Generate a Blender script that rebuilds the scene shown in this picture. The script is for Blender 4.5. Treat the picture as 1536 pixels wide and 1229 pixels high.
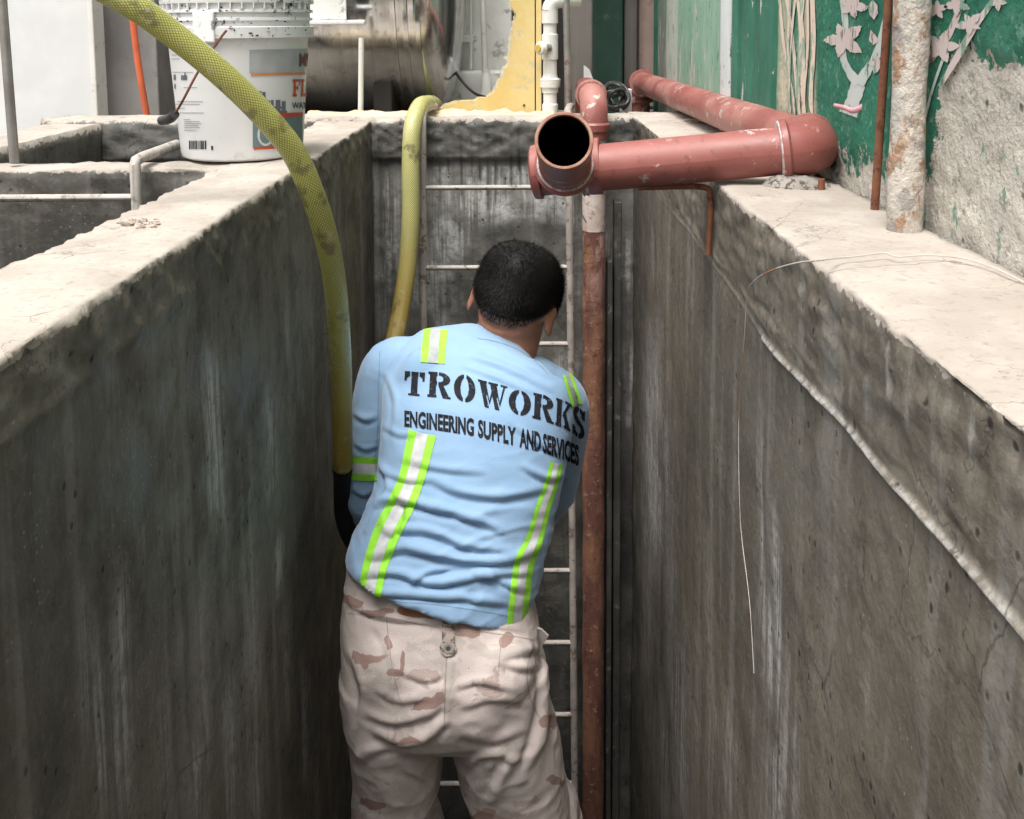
import bpy, bmesh, math, random
import numpy as np
from mathutils import Vector, Matrix, Euler
from mathutils.bvhtree import BVHTree

for _o in list(bpy.data.objects):
    bpy.data.objects.remove(_o, do_unlink=True)
random.seed(7)
rng = np.random.default_rng(7)
R = math.radians
scene = bpy.context.scene
col = scene.collection

# ------------------------------------------------------------------ camera
CAM = np.array([0.0, 0.0, 2.0])
FOC, PCX, PCY = 1540.0, 768.0, 205.0          # photo pixels: focal length, principal point
cam_d = bpy.data.cameras.new('camera')
cam_d.sensor_width = 36.0
cam_d.lens = 36.0 * FOC / 1536.0
cam_d.shift_y = -(614.5 - PCY) / 1536.0
cam_d.clip_start, cam_d.clip_end = 0.02, 1000
cam = bpy.data.objects.new('camera', cam_d); col.objects.link(cam)
cam.location = CAM
cam.rotation_euler = (R(90 - 6.19), R(0.4), R(0.446))
scene.camera = cam
CM = np.array(Euler(cam.rotation_euler).to_matrix())

# ------------------------------------------------------------------ light
SUN_EL, SUN_AZ = R(68), R(-150)    # azimuth measured from +Y towards +X (bright part of the overcast sky, high and to the left)
world = bpy.data.worlds.new('World'); scene.world = world; world.use_nodes = True
wn = world.node_tree; wn.nodes.clear()
wo = wn.nodes.new('ShaderNodeOutputWorld'); wb = wn.nodes.new('ShaderNodeBackground')
sk = wn.nodes.new('ShaderNodeTexSky'); sk.sky_type = 'NISHITA'; sk.sun_disc = False
sk.sun_elevation = SUN_EL; sk.sun_rotation = SUN_AZ
sk.air_density = 1.0; sk.dust_density = 6.0; sk.ozone_density = 0.6
hs = wn.nodes.new('ShaderNodeHueSaturation'); hs.inputs['Saturation'].default_value = 0.15
wn.links.new(sk.outputs[0], hs.inputs['Color']); wn.links.new(hs.outputs[0], wb.inputs[0])
wb.inputs[1].default_value = 0.15
wn.links.new(wb.outputs[0], wo.inputs[0])
sun_d = bpy.data.lights.new('sun', 'SUN'); sun_d.energy = 1.5; sun_d.angle = R(30); sun_d.color = (1.0, 0.96, 0.9)
sun = bpy.data.objects.new('sun', sun_d); col.objects.link(sun)
_sd = Vector((math.sin(SUN_AZ) * math.cos(SUN_EL), math.cos(SUN_AZ) * math.cos(SUN_EL), math.sin(SUN_EL)))
sun.rotation_euler = _sd.to_track_quat('Z', 'Y').to_euler(); sun.location = (0, 0, 8)
vs = scene.view_settings
vs.view_transform = 'Standard'; vs.look = 'None'; vs.gamma = 1.0; vs.use_curve_mapping = False
vs.exposure = 0.82
scene.cycles.use_denoising = True
scene.cycles.max_bounces = 6; scene.cycles.diffuse_bounces = 3; scene.cycles.glossy_bounces = 3
scene.cycles.use_adaptive_sampling = True; scene.cycles.adaptive_threshold = 0.02

# ------------------------------------------------------------------ measuring helpers (photo pixel -> place)
def ray(px, py):
    return CM @ np.array([(px - PCX) / FOC, -(py - PCY) / FOC, -1.0])
def P(px, py, Y):
    d = ray(px, py); return CAM + d * (Y / d[1])
def PXp(px, py, X):
    d = ray(px, py); return CAM + d * (X / d[0])
def PZp(px, py, z):
    d = ray(px, py); return CAM + d * ((z - 2.0) / d[2])
def proj(V):
    v = (np.asarray(V) - CAM) @ CM
    return PCX + FOC * v[..., 0] / -v[..., 2], PCY - FOC * v[..., 1] / -v[..., 2]

# ------------------------------------------------------------------ noise
def _h(ix, iy, iz, s):
    h = (ix.astype(np.uint32) * np.uint32(374761393) + iy.astype(np.uint32) * np.uint32(668265263)
         + iz.astype(np.uint32) * np.uint32(2147483647 // 3) + np.uint32(s) * np.uint32(974711))
    h = (h ^ (h >> np.uint32(13))) * np.uint32(1274126177)
    h = (h ^ (h >> np.uint32(16))) * np.uint32(2246822519)
    return ((h ^ (h >> np.uint32(15))) & np.uint32(0xffffff)).astype(np.float64) / 0xffffff
def vnoise(p, s=0):
    p = np.asarray(p, float); i = np.floor(p).astype(np.int64); f = p - i; f = f * f * (3 - 2 * f)
    x, y, z = i[..., 0], i[..., 1], i[..., 2]; o = 0
    for dx in (0, 1):
        for dy in (0, 1):
            for dz in (0, 1):
                w = (f[..., 0] if dx else 1 - f[..., 0]) * (f[..., 1] if dy else 1 - f[..., 1]) * (f[..., 2] if dz else 1 - f[..., 2])
                o = o + w * _h(x + dx, y + dy, z + dz, s)
    return o * 2 - 1
def fbm(p, s=0, oct=4, g=0.5):
    p = np.asarray(p, float); o = 0; a = 1.0; t = 0
    for k in range(oct):
        o = o + a * vnoise(p * (2.03 ** k) + 17.3 * k, s + k); t += a; a *= g
    return o / t
def sstep(a, b, x):
    t = np.clip((x - a) / (b - a), 0, 1); return t * t * (3 - 2 * t)

# ------------------------------------------------------------------ mesh helpers
def offs(parent):
    o = np.zeros(3)
    while parent is not None:
        o += np.array(parent.location); parent = parent.parent
    return o
def mk(name, verts, faces, mat=None, parent=None, smooth=False, uvs=None, attrs=None, origin=None):
    verts = np.asarray(verts, float)
    o = bpy.data.objects.new(name, bpy.data.meshes.new(name)); me = o.data
    if parent is not None:
        base = offs(parent); o.parent = parent
        loc = np.zeros(3)
    else:
        base = np.zeros(3)
        loc = np.array(origin) if origin is not None else np.array([(verts[:, 0].min() + verts[:, 0].max()) / 2, (verts[:, 1].min() + verts[:, 1].max()) / 2, verts[:, 2].min()])
    o.location = loc
    me.from_pydata((verts - base - loc).tolist(), [], [tuple(int(i) for i in f) for f in faces])
    if smooth:
        me.polygons.foreach_set('use_smooth', np.ones(len(me.polygons), bool))
    if uvs is not None:
        ul = me.uv_layers.new(name='UVMap'); li = np.empty(len(me.loops), np.int32); me.loops.foreach_get('vertex_index', li)
        if len(uvs) == len(me.loops): ul.data.foreach_set('uv', np.asarray(uvs, float).ravel())
        else: ul.data.foreach_set('uv', np.asarray(uvs, float)[li].ravel())
    for k, a in (attrs or {}).items():
        at = me.attributes.new(k, 'FLOAT', 'POINT'); at.data.foreach_set('value', np.asarray(a, np.float32))
    if mat is not None: me.materials.append(mat)
    me.update(); col.objects.link(o)
    return o
def thing(name, loc, label, cat, group=None):
    o = bpy.data.objects.new(name, None); o.empty_display_size = 0.05; o.location = loc; col.objects.link(o)
    return tag(o, label, cat, group)
def tag(o, label=None, cat=None, group=None, kind=None):
    if label: o['label'] = label
    if cat: o['category'] = cat
    if group: o['group'] = group
    if kind: o['kind'] = kind
    return o
def struct(o): o['kind'] = 'structure'; return o

class MB:
    def __init__(s): s.v = []; s.f = []; s.uv = []
    def add(s, v, f, uv=None):
        n = len(s.v); s.v += [tuple(map(float, q)) for q in v]; s.f += [tuple(i + n for i in q) for q in f]
        s.uv += list(uv) if uv is not None else [(0, 0)] * len(v); return s
    def box(s, a, b, bev=0.0, rz=0.0, c=None):
        a = np.minimum(a, b) if False else np.array(a, float); b = np.array(b, float)
        lo, hi = np.minimum(a, b), np.maximum(a, b); e = min(bev, (hi - lo).min() * 0.45)
        bm = bmesh.new(); bmesh.ops.create_cube(bm, size=1.0)
        for v in bm.verts: v.co = Vector(((lo + hi) / 2 + np.array(v.co) * (hi - lo)).tolist())
        if e > 0: bmesh.ops.bevel(bm, geom=bm.edges[:], offset=e, segments=2, affect='EDGES', profile=0.5)
        bm.verts.index_update()
        vs_ = np.array([v.co for v in bm.verts]); fs = [[v.index for v in f.verts] for f in bm.faces]; bm.free()
        if rz:
            cc = np.array(c if c is not None else (lo + hi) / 2); ca, sa = math.cos(rz), math.sin(rz)
            d = vs_ - cc; vs_ = cc + np.c_[d[:, 0] * ca - d[:, 1] * sa, d[:, 0] * sa + d[:, 1] * ca, d[:, 2]]
        return s.add(vs_, fs)
    def tube(s, pts, r, n=20, cap=True, dens=None, closed=False, wob=0.0):
        """tube along pts; r scalar or per point"""
        p = np.asarray(pts, float); m = len(p); rr = np.broadcast_to(np.asarray(r, float), (m,)).copy()
        t = np.gradient(p, axis=0); t /= np.linalg.norm(t, axis=1)[:, None] + 1e-12
        a = np.array([0, 0, 1.0]) if abs(t[0][2]) < 0.9 else np.array([1.0, 0, 0])
        u = np.cross(t[0], a); u /= np.linalg.norm(u); L = np.r_[0, np.cumsum(np.linalg.norm(np.diff(p, axis=0), axis=1))]
        th = np.linspace(0, 2 * math.pi, n + 1); V = []; UV = []
        for i in range(m):
            u = u - t[i] * (u @ t[i]); u /= np.linalg.norm(u) + 1e-12; w = np.cross(t[i], u)
            V += [p[i] + rr[i] * (math.cos(q) * u + math.sin(q) * w) for q in th]
            UV += [(q / (2 * math.pi), L[i]) for q in th]
        F = []
        for i in range(m - 1):
            for j in range(n):
                F.append((i * (n + 1) + j, i * (n + 1) + j + 1, (i + 1) * (n + 1) + j + 1, (i + 1) * (n + 1) + j))
        if cap:
            F.append(tuple(reversed(range(n)))); b = (m - 1) * (n + 1); F.append(tuple(range(b, b + n)))
        return s.add(V, F, UV)
    def lathe(s, c, axis, prof, n=28):
        """prof: list of (distance along axis, radius) revolved round axis from c"""
        ax = np.array(axis, float); ax /= np.linalg.norm(ax)
        a = np.array([0, 0, 1.0]) if abs(ax[2]) < 0.9 else np.array([1.0, 0, 0])
        u = np.cross(ax, a); u /= np.linalg.norm(u); w = np.cross(ax, u); c = np.array(c, float)
        th = np.linspace(0, 2 * math.pi, n + 1); V = []; UV = []; L = 0; last = None
        for (h, r) in prof:
            if last: L += math.hypot(h - last[0], r - last[1])
            last = (h, r)
            V += [c + ax * h + r * (math.cos(q) * u + math.sin(q) * w) for q in th]; UV += [(q / (2 * math.pi), L) for q in th]
        F = [(i * (n + 1) + j, (i + 1) * (n + 1) + j, (i + 1) * (n + 1) + j + 1, i * (n + 1) + j + 1) for i in range(len(prof) - 1) for j in range(n)]
        return s.add(V, F, UV)
    def loft(s, rings):
        """closed rings (same count) -> capped solid"""
        m, n = len(rings), len(rings[0]); V = np.concatenate(rings); F = []
        for i in range(m - 1):
            for j in range(n):
                k = (j + 1) % n; F.append((i * n + j, i * n + k, (i + 1) * n + k, (i + 1) * n + j))
        F.append(tuple(reversed(range(n)))); F.append(tuple(range((m - 1) * n, m * n)))
        return s.add(V, F)
    def ball(s, c, rad, M=None, nu=20, nv=14):
        V = []; F = []
        for i in range(nv + 1):
            a = math.pi * i / nv
            for j in range(nu):
                b = 2 * math.pi * j / nu
                q = np.array([math.sin(a) * math.cos(b) * rad[0], math.sin(a) * math.sin(b) * rad[1], math.cos(a) * rad[2]])
                V.append(np.array(c) + (M @ q if M is not None else q))
        for i in range(nv):
            for j in range(nu):
                k = (j + 1) % nu; F.append((i * nu + j, (i + 1) * nu + j, (i + 1) * nu + k, i * nu + k))
        return s.add(V, F)
    def build(s, name, mat, parent=None, smooth=True, uv=False, **k):
        o = mk(name, s.v, s.f, mat, parent, smooth, s.uv if uv else None, **k)
        if smooth:
            try: o.data.set_sharp_from_angle(angle=R(38))
            except Exception: pass
        return o

def spline(pts, n=12):
    """centripetal Catmull-Rom"""
    p = np.asarray(pts, float); q = np.vstack([2 * p[0] - p[1], p, 2 * p[-1] - p[-2]]); out = []
    for i in range(1, len(q) - 2):
        a, b, c, d = q[i - 1], q[i], q[i + 1], q[i + 2]
        t0 = 0.0; t1 = t0 + max(np.linalg.norm(b - a), 1e-9) ** .5; t2 = t1 + max(np.linalg.norm(c - b), 1e-9) ** .5; t3 = t2 + max(np.linalg.norm(d - c), 1e-9) ** .5
        for t in np.linspace(t1, t2, n, endpoint=False):
            A1 = a * (t1 - t) / (t1 - t0) + b * (t - t0) / (t1 - t0); A2 = b * (t2 - t) / (t2 - t1) + c * (t - t1) / (t2 - t1); A3 = c * (t3 - t) / (t3 - t2) + d * (t - t2) / (t3 - t2)
            B1 = A1 * (t2 - t) / (t2 - t0) + A2 * (t - t0) / (t2 - t0); B2 = A2 * (t3 - t) / (t3 - t1) + A3 * (t - t1) / (t3 - t1)
            out.append(B1 * (t2 - t) / (t2 - t1) + B2 * (t - t1) / (t2 - t1))
    out.append(p[-1]); return np.array(out)

# ------------------------------------------------------------------ material helpers
class Mt:
    def __init__(s, name, rough=0.7, metal=0.0, spec=0.5):
        s.m = bpy.data.materials.new(name); s.m.use_nodes = True; s.t = s.m.node_tree; s.b = s.t.nodes['Principled BSDF']
        s.b.inputs['Roughness'].default_value = rough; s.b.inputs['Metallic'].default_value = metal
        s.b.inputs['Specular IOR Level'].default_value = spec; s._pos = None
    def n(s, ty): return s.t.nodes.new(ty)
    def l(s, a, b): s.t.links.new(a, b)
    def setin(s, sock, v):
        if isinstance(v, bpy.types.NodeSocket): s.l(v, sock)
        elif isinstance(v, (tuple, list)) and sock.type == 'RGBA': sock.default_value = (*v[:3], 1)
        else: sock.default_value = v
    def pos(s, scale=(1, 1, 1), loc=(0, 0, 0)):
        if s._pos is None: s._pos = s.n('ShaderNodeNewGeometry').outputs['Position']
        if scale == (1, 1, 1) and loc == (0, 0, 0): return s._pos
        m = s.n('ShaderNodeMapping'); m.inputs['Scale'].default_value = scale; m.inputs['Location'].default_value = loc
        s.l(s._pos, m.inputs['Vector']); return m.outputs[0]
    def noise(s, scale, detail=4, rough=0.55, vec=None, dist=0.0):
        k = s.n('ShaderNodeTexNoise'); k.inputs['Scale'].default_value = scale; k.inputs['Detail'].default_value = detail
        k.inputs['Roughness'].default_value = rough; k.inputs['Distortion'].default_value = dist
        s.l(vec if vec is not None else s.pos(), k.inputs['Vector']); return k.outputs['Fac']
    def vor(s, scale, vec=None, feat='F1', out='Distance'):
        k = s.n('ShaderNodeTexVoronoi'); k.feature = feat; k.inputs['Scale'].default_value = scale
        s.l(vec if vec is not None else s.pos(), k.inputs['Vector']); return k.outputs[out]
    def rng(s, fac, a, b, c=0.0, d=1.0, smooth=True):
        k = s.n('ShaderNodeMapRange'); k.interpolation_type = 'SMOOTHSTEP' if smooth else 'LINEAR'
        s.setin(k.inputs[0], fac)
        for i, v in enumerate((a, b, c, d)): s.setin(k.inputs[i + 1], v)
        return k.outputs[0]
    def math(s, op, a, b=0.0, c=0.0, clamp=False):
        k = s.n('ShaderNodeMath'); k.operation = op; k.use_clamp = clamp
        for i, v in enumerate((a, b, c)): s.setin(k.inputs[i], v)
        return k.outputs[0]
    def mix(s, fac, a, b, mode='MIX'):
        k = s.n('ShaderNodeMix'); k.data_type = 'RGBA'; k.blend_type = mode
        s.setin(k.inputs[0], fac); s.setin(k.inputs[6], a); s.setin(k.inputs[7], b); return k.outputs[2]
    def attr(s, name):
        k = s.n('ShaderNodeAttribute'); k.attribute_name = name; return k.outputs['Fac']
    def uv(s):
        return s.n('ShaderNodeUVMap').outputs[0]
    def sep(s, v):
        k = s.n('ShaderNodeSeparateXYZ'); s.l(v, k.inputs[0]); return k.outputs
    def bump(s, h, strength=0.5, dist=0.01, prev=None):
        k = s.n('ShaderNodeBump'); k.inputs['Strength'].default_value = strength; k.inputs['Distance'].default_value = dist
        s.l(h, k.inputs['Height'])
        if prev is not None: s.l(prev, k.inputs['Normal'])
        return k.outputs[0]
    def out(s, color=None, rough=None, normal=None, metal=None):
        if color is not None: s.setin(s.b.inputs['Base Color'], color)
        if rough is not None: s.setin(s.b.inputs['Roughness'], rough)
        if metal is not None: s.setin(s.b.inputs['Metallic'], metal)
        if normal is not None: s.l(normal, s.b.inputs['Normal'])
        return s.m

def mat_concrete(name, tint=(1, 1, 1), warm=0.5, rough_face=0.62):
    k = Mt(name, 0.7, spec=0.35)
    n1 = k.noise(2.4, 3, 0.6); n2 = k.noise(11, 4, 0.65); n3 = k.noise(60, 3, 0.65); st = k.noise(1.0, 3, 0.6, k.pos((20, 20, 0.9)))
    st2 = k.noise(1.0, 3, 0.65, k.pos((75, 75, 2.4), (3, 1, 0)))
    A, B, D = [tuple(x * t for x, t in zip(c_, tint)) for c_ in ((0.120, 0.112, 0.097), (0.165, 0.154, 0.133), (0.070, 0.066, 0.059))]
    c = k.mix(k.rng(n1, 0.38, 0.62), A, B)
    c = k.mix(k.rng(n2, 0.50, 0.66, 0, 0.5), c, D)
    c = k.mix(k.rng(st, 0.52, 0.66, 0, 0.5), c, (0.26, 0.247, 0.222))
    c = k.mix(k.rng(st, 0.46, 0.33, 0, 0.45), c, D)
    c = k.mix(k.rng(n3, 0.56, 0.68, 0, 0.25), c, (0.27, 0.255, 0.23)); c = k.mix(k.rng(n3, 0.44, 0.32, 0, 0.3), c, D)
    lm = k.math('MULTIPLY', k.attr('streak'), k.rng(st2, 0.38, 0.58, 0.15, 1.0))
    lm = k.math('MULTIPLY', lm, k.rng(n3, 0.36, 0.56, 0.45, 1.0))
    c = k.mix(lm, c, (0.56, 0.55, 0.53))
    c = k.mix(k.math('MULTIPLY', k.attr('damp_dark'), k.rng(n2, 0.36, 0.58, 0.5, 1.0)), c, (0.036, 0.035, 0.033))  # one mask for damp marks and plain darkening
    pit = k.rng(k.vor(42, k.pos((1, 1, 0.8))), 0.08, 0.20, 1, 0); pit = k.math('MULTIPLY', pit, k.rng(n2, 0.47, 0.56))
    c = k.mix(k.math('MULTIPLY', pit, 0.8), c, (0.014, 0.014, 0.013))
    gr = k.rng(k.vor(85, k.pos((1, 1, 1), (.3, .7, .1))), 0.07, 0.17, 1, 0); gr = k.math('MULTIPLY', gr, k.rng(k.noise(9, 2), 0.52, 0.60))
    c = k.mix(k.math('MULTIPLY', gr, 0.7), c, (0.36, 0.345, 0.315))
    # dry screed of the coping
    tn = k.noise(7, 4, 0.65); tf = k.noise(80, 3, 0.65)
    T = k.mix(k.rng(tn, 0.38, 0.62), (0.37, 0.322, 0.277), (0.44, 0.394, 0.345)); T = k.mix(k.rng(tf, 0.55, 0.68, 0, 0.5), T, (0.28, 0.235, 0.19))
    T = k.mix(k.rng(k.noise(3, 4, 0.7, k.pos((1, 1, 1), (5, 5, 5))), 0.55, 0.66, 0, 0.45), T, (0.31, 0.27, 0.23)); T = k.mix(k.math('MULTIPLY', gr, 0.5), T, (0.20, 0.165, 0.135))
    ws = k.n('ShaderNodeVectorMath'); ws.operation = 'MULTIPLY_ADD'; k.l(k.t.nodes[-2].outputs[0] if False else n2, ws.inputs[0]); ws.inputs[1].default_value = (.12, .12, .12); k.l(k.pos(), ws.inputs[2])
    ck = k.rng(k.vor(6.5, ws.outputs[0], 'DISTANCE_TO_EDGE'), 0.004, 0.011, 1, 0); ck = k.math('MULTIPLY', ck, k.rng(n1, 0.50, 0.56))
    T = k.mix(k.math('MULTIPLY', ck, 0.6), T, (0.12, 0.10, 0.085)); c = k.mix(k.math('MULTIPLY', ck, 0.45), c, (0.02, 0.019, 0.017))
    tp = k.math('ADD', k.attr('top'), k.rng(n3, 0.3, 0.7, -0.28, 0.28), clamp=True)
    tp = k.rng(tp, 0.42, 0.60); tp = k.math('MULTIPLY', tp, k.rng(k.attr('top'), 0.02, 0.2))
    c = k.mix(tp, c, T)
    ro = k.rng(tp, 0, 1, rough_face, 0.92, False); ro = k.math('ADD', ro, k.rng(n2, 0.35, 0.65, -0.15, 0.16))
    ro = k.math('SUBTRACT', ro, k.math('MULTIPLY', k.attr('damp_dark'), 0.22))
    hb = k.math('ADD', k.math('MULTIPLY', n3, 0.8), k.math('MULTIPLY', n2, 0.9)); hb = k.math('SUBTRACT', hb, k.math('MULTIPLY', pit, 0.4))
    return k.out(c, ro, k.bump(hb, 0.36, 0.006))

def mat_plain(name, c1, c2=None, rough=0.6, scale=8, bump=0.2, dirt=None, dirt_lo=0.58, metal=0.0, bscale=60, bdist=0.003, spec=0.5, streak=None):
    k = Mt(name, rough, metal, spec); c2 = c2 or tuple(x * 0.75 for x in c1)
    c = k.mix(k.rng(k.noise(scale, 4, 0.6), 0.38, 0.62), c1, c2)
    if streak is not None: c = k.mix(k.rng(k.noise(1, 5, 0.65, k.pos((45, 45, 1.6))), 0.5, 0.72, 0, 0.8), c, streak)
    r = rough
    if dirt is not None:
        d = k.rng(k.noise(scale * 2.7, 5, 0.7), dirt_lo - .06, dirt_lo + 0.02, 0, 0.85); c = k.mix(d, c, dirt); r = k.rng(d, 0, 1, rough, min(1, rough + 0.25), False)
    nb = k.bump(k.noise(bscale, 5, 0.65), bump, bdist) if bump else None
    return k.out(c, r, nb)

# ================================================================== THE SETTING
M_ground = mat_plain('ground_earth', (0.16, 0.14, 0.115), (0.23, 0.205, 0.17), 0.95, 1.2, 0.5, (0.10, 0.09, 0.07))
M_floor = mat_plain('sump_floor', (0.06, 0.058, 0.05), (0.09, 0.085, 0.075), 0.4, 4, 0.5)
M_conc = mat_concrete('wet_cement_render')
M_conc_r = mat_concrete('brown_cement_render', (1.12, 1.03, 0.92))
M_conc_b = mat_concrete('grey_cement_render', (1.25, 1.28, 1.32), rough_face=0.5)
M_conc_l = mat_concrete('dark_cement_render', (1.06, 1.04, 0.98))

XL, XLO, ZL = -0.424, -0.575, 1.733     # left trench wall: inner face, outer face, coping
XR, ZR = 0.322, 1.740                   # right trench wall: inner face, coping
XM = 0.515                              # face of the painted wall on the right
YB, YB2 = 2.90, 3.06                    # back wall: face, rear
ZT = 1.62                               # yard behind the tanks

struct(mk('ground', [(-300, -300, -0.9), (300, -300, -0.9), (300, 300, -0.9), (-300, 300, -0.9)], [(0, 1, 2, 3)], M_ground))
struct(MB().box((XL - 0.05, -2.3, -0.7), (XR + 0.05, 2.12, 0.0), 0.01).build('trench_floor', M_floor, smooth=False))
struct(MB().box((XL - 0.05, 2.121, -0.75), (XR + 0.05, YB + 0.05, -0.55)).build('sump_floor', M_floor, smooth=False))
struct(MB().box((-4.5, YB2 + 0.002, -0.7), (3.0, 9.0, ZT)).build('back_yard', M_ground, smooth=False))

def seg(a, b, step):
    n = max(1, int(round(np.linalg.norm(np.subtract(b, a)) / step)))
    return [tuple(np.array(a) + (np.array(b) - np.array(a)) * i / n) for i in range(n)]
def wall(name, path, ts, axis, mat, label, dispf, streakf=None, damp_dark_f=None, parent=None, ztop=1.733, tband=0.007):
    """cross-section path (list of (h, z), swept along ts); real relief from dispf"""
    S = np.array(path); T = np.array(ts); n, m = len(S), len(T)
    tan = np.gradient(S, axis=0); nor = np.c_[tan[:, 1], -tan[:, 0]]; nor /= np.linalg.norm(nor, axis=1)[:, None]
    H = np.repeat(S[None, :, :], m, 0); N = np.repeat(nor[None], m, 0); TT = np.repeat(T[:, None], n, 1)
    if axis == 'Y': V = np.stack([H[..., 0], TT, H[..., 1]], -1); NV = np.stack([N[..., 0], 0 * TT, N[..., 1]], -1)
    else: V = np.stack([TT, H[..., 0], H[..., 1]], -1); NV = np.stack([0 * TT, N[..., 0], N[..., 1]], -1)
    d = dispf(V, NV, H, TT); top0 = sstep(0.55, 0.8, NV[..., 2])
    top = np.maximum(top0, sstep(ztop - tband * 2.2, ztop - tband * 0.2, V[..., 2] + 0.006 * fbm(V * 60, 5, 2)))
    st = streakf(V, NV) if streakf else np.zeros((m, n)); dm = damp_dark_f(V, NV) if damp_dark_f else np.zeros((m, n))
    V2 = V + NV * d[..., None]
    idx = np.arange(m * n).reshape(m, n)
    F = np.stack([idx[:-1, :-1], idx[:-1, 1:], idx[1:, 1:], idx[1:, :-1]], -1).reshape(-1, 4)
    if axis == 'Y': F = F[:, ::-1]
    F = [tuple(f) for f in F] + [tuple(idx[0]), tuple(idx[-1][::-1])]
    o = mk(name, V2.reshape(-1, 3), F, mat, parent, True, attrs=dict(top=top.ravel(), streak=st.ravel(), damp_dark=dm.ravel()))
    if label: tag(o, label, 'wall')
    return o
def edge_disp(ztop, amp_edge, seedv, corner, band=0.13, lump=0.004, base=0.0022):
    """render coat: slow undulation, lumpy band under the coping, ragged arris"""
    def f(V, NV, H, TT):
        z = V[..., 2]; face = 1 - sstep(0.4, 0.8, NV[..., 2])
        d = 0.005 * fbm(V * 3.0, seedv, 3) + base * fbm(V * 15, seedv + 5, 2)
        b = sstep(ztop - band * (1.25 + 0.5 * fbm(V * 7, seedv + 40, 2)), ztop - band * 0.6, z) * face
        d = d + b * (lump * 1.5 * fbm(V * np.array([30, 30, 42]), seedv + 9, 3) + lump * np.abs(fbm(V * np.array([70, 70, 80]), seedv + 12, 2)))
        dc = np.min([np.hypot(H[..., 0] - c, z - ztop) for c in corner], axis=0)
        e = np.exp(-(dc / 0.012) ** 2)
        d = d - e * amp_edge * (0.35 + 1.1 * np.clip(fbm(V * 26, seedv + 21, 3) + 0.1, -0.2, 1)) - np.exp(-(dc / 0.03) ** 2) * amp_edge * np.clip(fbm(V * 9, seedv + 31, 3), 0, 1)
        return d + (1 - face) * 0.0025 * fbm(V * 14, seedv + 3, 4)
    return f
def streaks(items, seedv, axis=1):
    """items: (photo px, y0, y1, half width px, strength) of lime runs, traced on the face"""
    def f(V, NV):
        px, py = proj(V); s = np.zeros(px.shape)
        jit = 5 * fbm(V * np.array([6, 6, 7.0]), seedv, 2)
        for (x, y0, y1, w, a) in items:
            g = np.exp(-((px + jit - x - (py - y0) * 0.015) / w) ** 2) * sstep(y0 - 12, y0 + 0.35 * (y1 - y0), py) * (1 - sstep(y1 - 0.3 * (y1 - y0), y1 + 20, py))
            s = np.maximum(s, a * g)
        return s * (V[..., 1] > 0.35)
    return f

# ---- left trench wall
tsY = list(np.arange(-2.3, 0.45, 0.05)) + list(np.arange(0.45, 2.0, 0.0085)) + list(np.arange(2.0, YB + 0.03, 0.012)) + [YB + 0.03]
p = seg((XL, -0.7), (XL, 0.7), 0.04) + seg((XL, 0.7), (XL, 1.5), 0.011) + seg((XL, 1.5), (XL, ZL), 0.0065) + seg((XL, ZL), (XLO, ZL), 0.008) + seg((XLO, ZL), (XLO, 1.45), 0.012) + seg((XLO, 1.45), (XLO, -0.7), 0.1) + [(XLO, -0.7)]
sl = [(318, 500, 800, 13, .95), (403, 560, 780, 9, .7), (300, 780, 1229, 9, .35), (150, 900, 1260, 11, .6), (182, 800, 1260, 14, .75), (128, 830, 1150, 8, .45), (210, 780, 860, 6, .4), (375, 780, 1100, 14, .4), (418, 790, 900, 7, .75),
      (340, 980, 1260, 12, .55), (293, 1090, 1260, 12, .6), (455, 960, 1200, 6, .6), (430, 880, 1120, 9, .4), (245, 1000, 1260, 9, .3), (475, 1150, 1240, 4, .6), (430, 430, 560, 4, .35), (385, 1060, 1260, 9, .5), (540, 230, 700, 4, .3)]
_f = edge_disp(ZL, 0.0040, 11, (XL, XLO), 0.085, 0.0058)
def f_left(V, NV, H, TT):
    d = _f(V, NV, H, TT); px, py = proj(V)
    for (x, y, rx, ry, a) in ((372, 715, 26, 55, .006), (330, 790, 22, 40, .004), (525, 335, 9, 38, -.012), (300, 1150, 20, 60, .003)):   # honeycombed patches and a gouge
        g = np.exp(-((px - x) / rx) ** 2 - ((py - y) / ry) ** 2) * (NV[..., 0] > 0.5)
        d = d + (a * g * (0.2 + np.abs(fbm(V * 75, 61, 3)) * 2.0) if a > 0 else a * g)
    ln = np.exp(-((V[..., 2] - (1.672 + 0.012 * fbm(V * 2.2, 71, 2))) / 0.006) ** 2) * (NV[..., 0] > 0.5) * sstep(1.25, 0.9, V[..., 1])
    return d + 0.004 * ln
wall('concrete_wall', p, tsY, 'Y', M_conc_l, 'dark rendered left trench wall under the white bucket', f_left, streaks(sl, 3), lambda V, NV: (NV[..., 0] > 0.5) * (sstep(1.9, 2.4, V[..., 1]) * 0.25 + 0.3 * sstep(1.1, 0.3, V[..., 2])), ztop=ZL)  # last mask darkens the face towards the far end and the bottom

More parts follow.
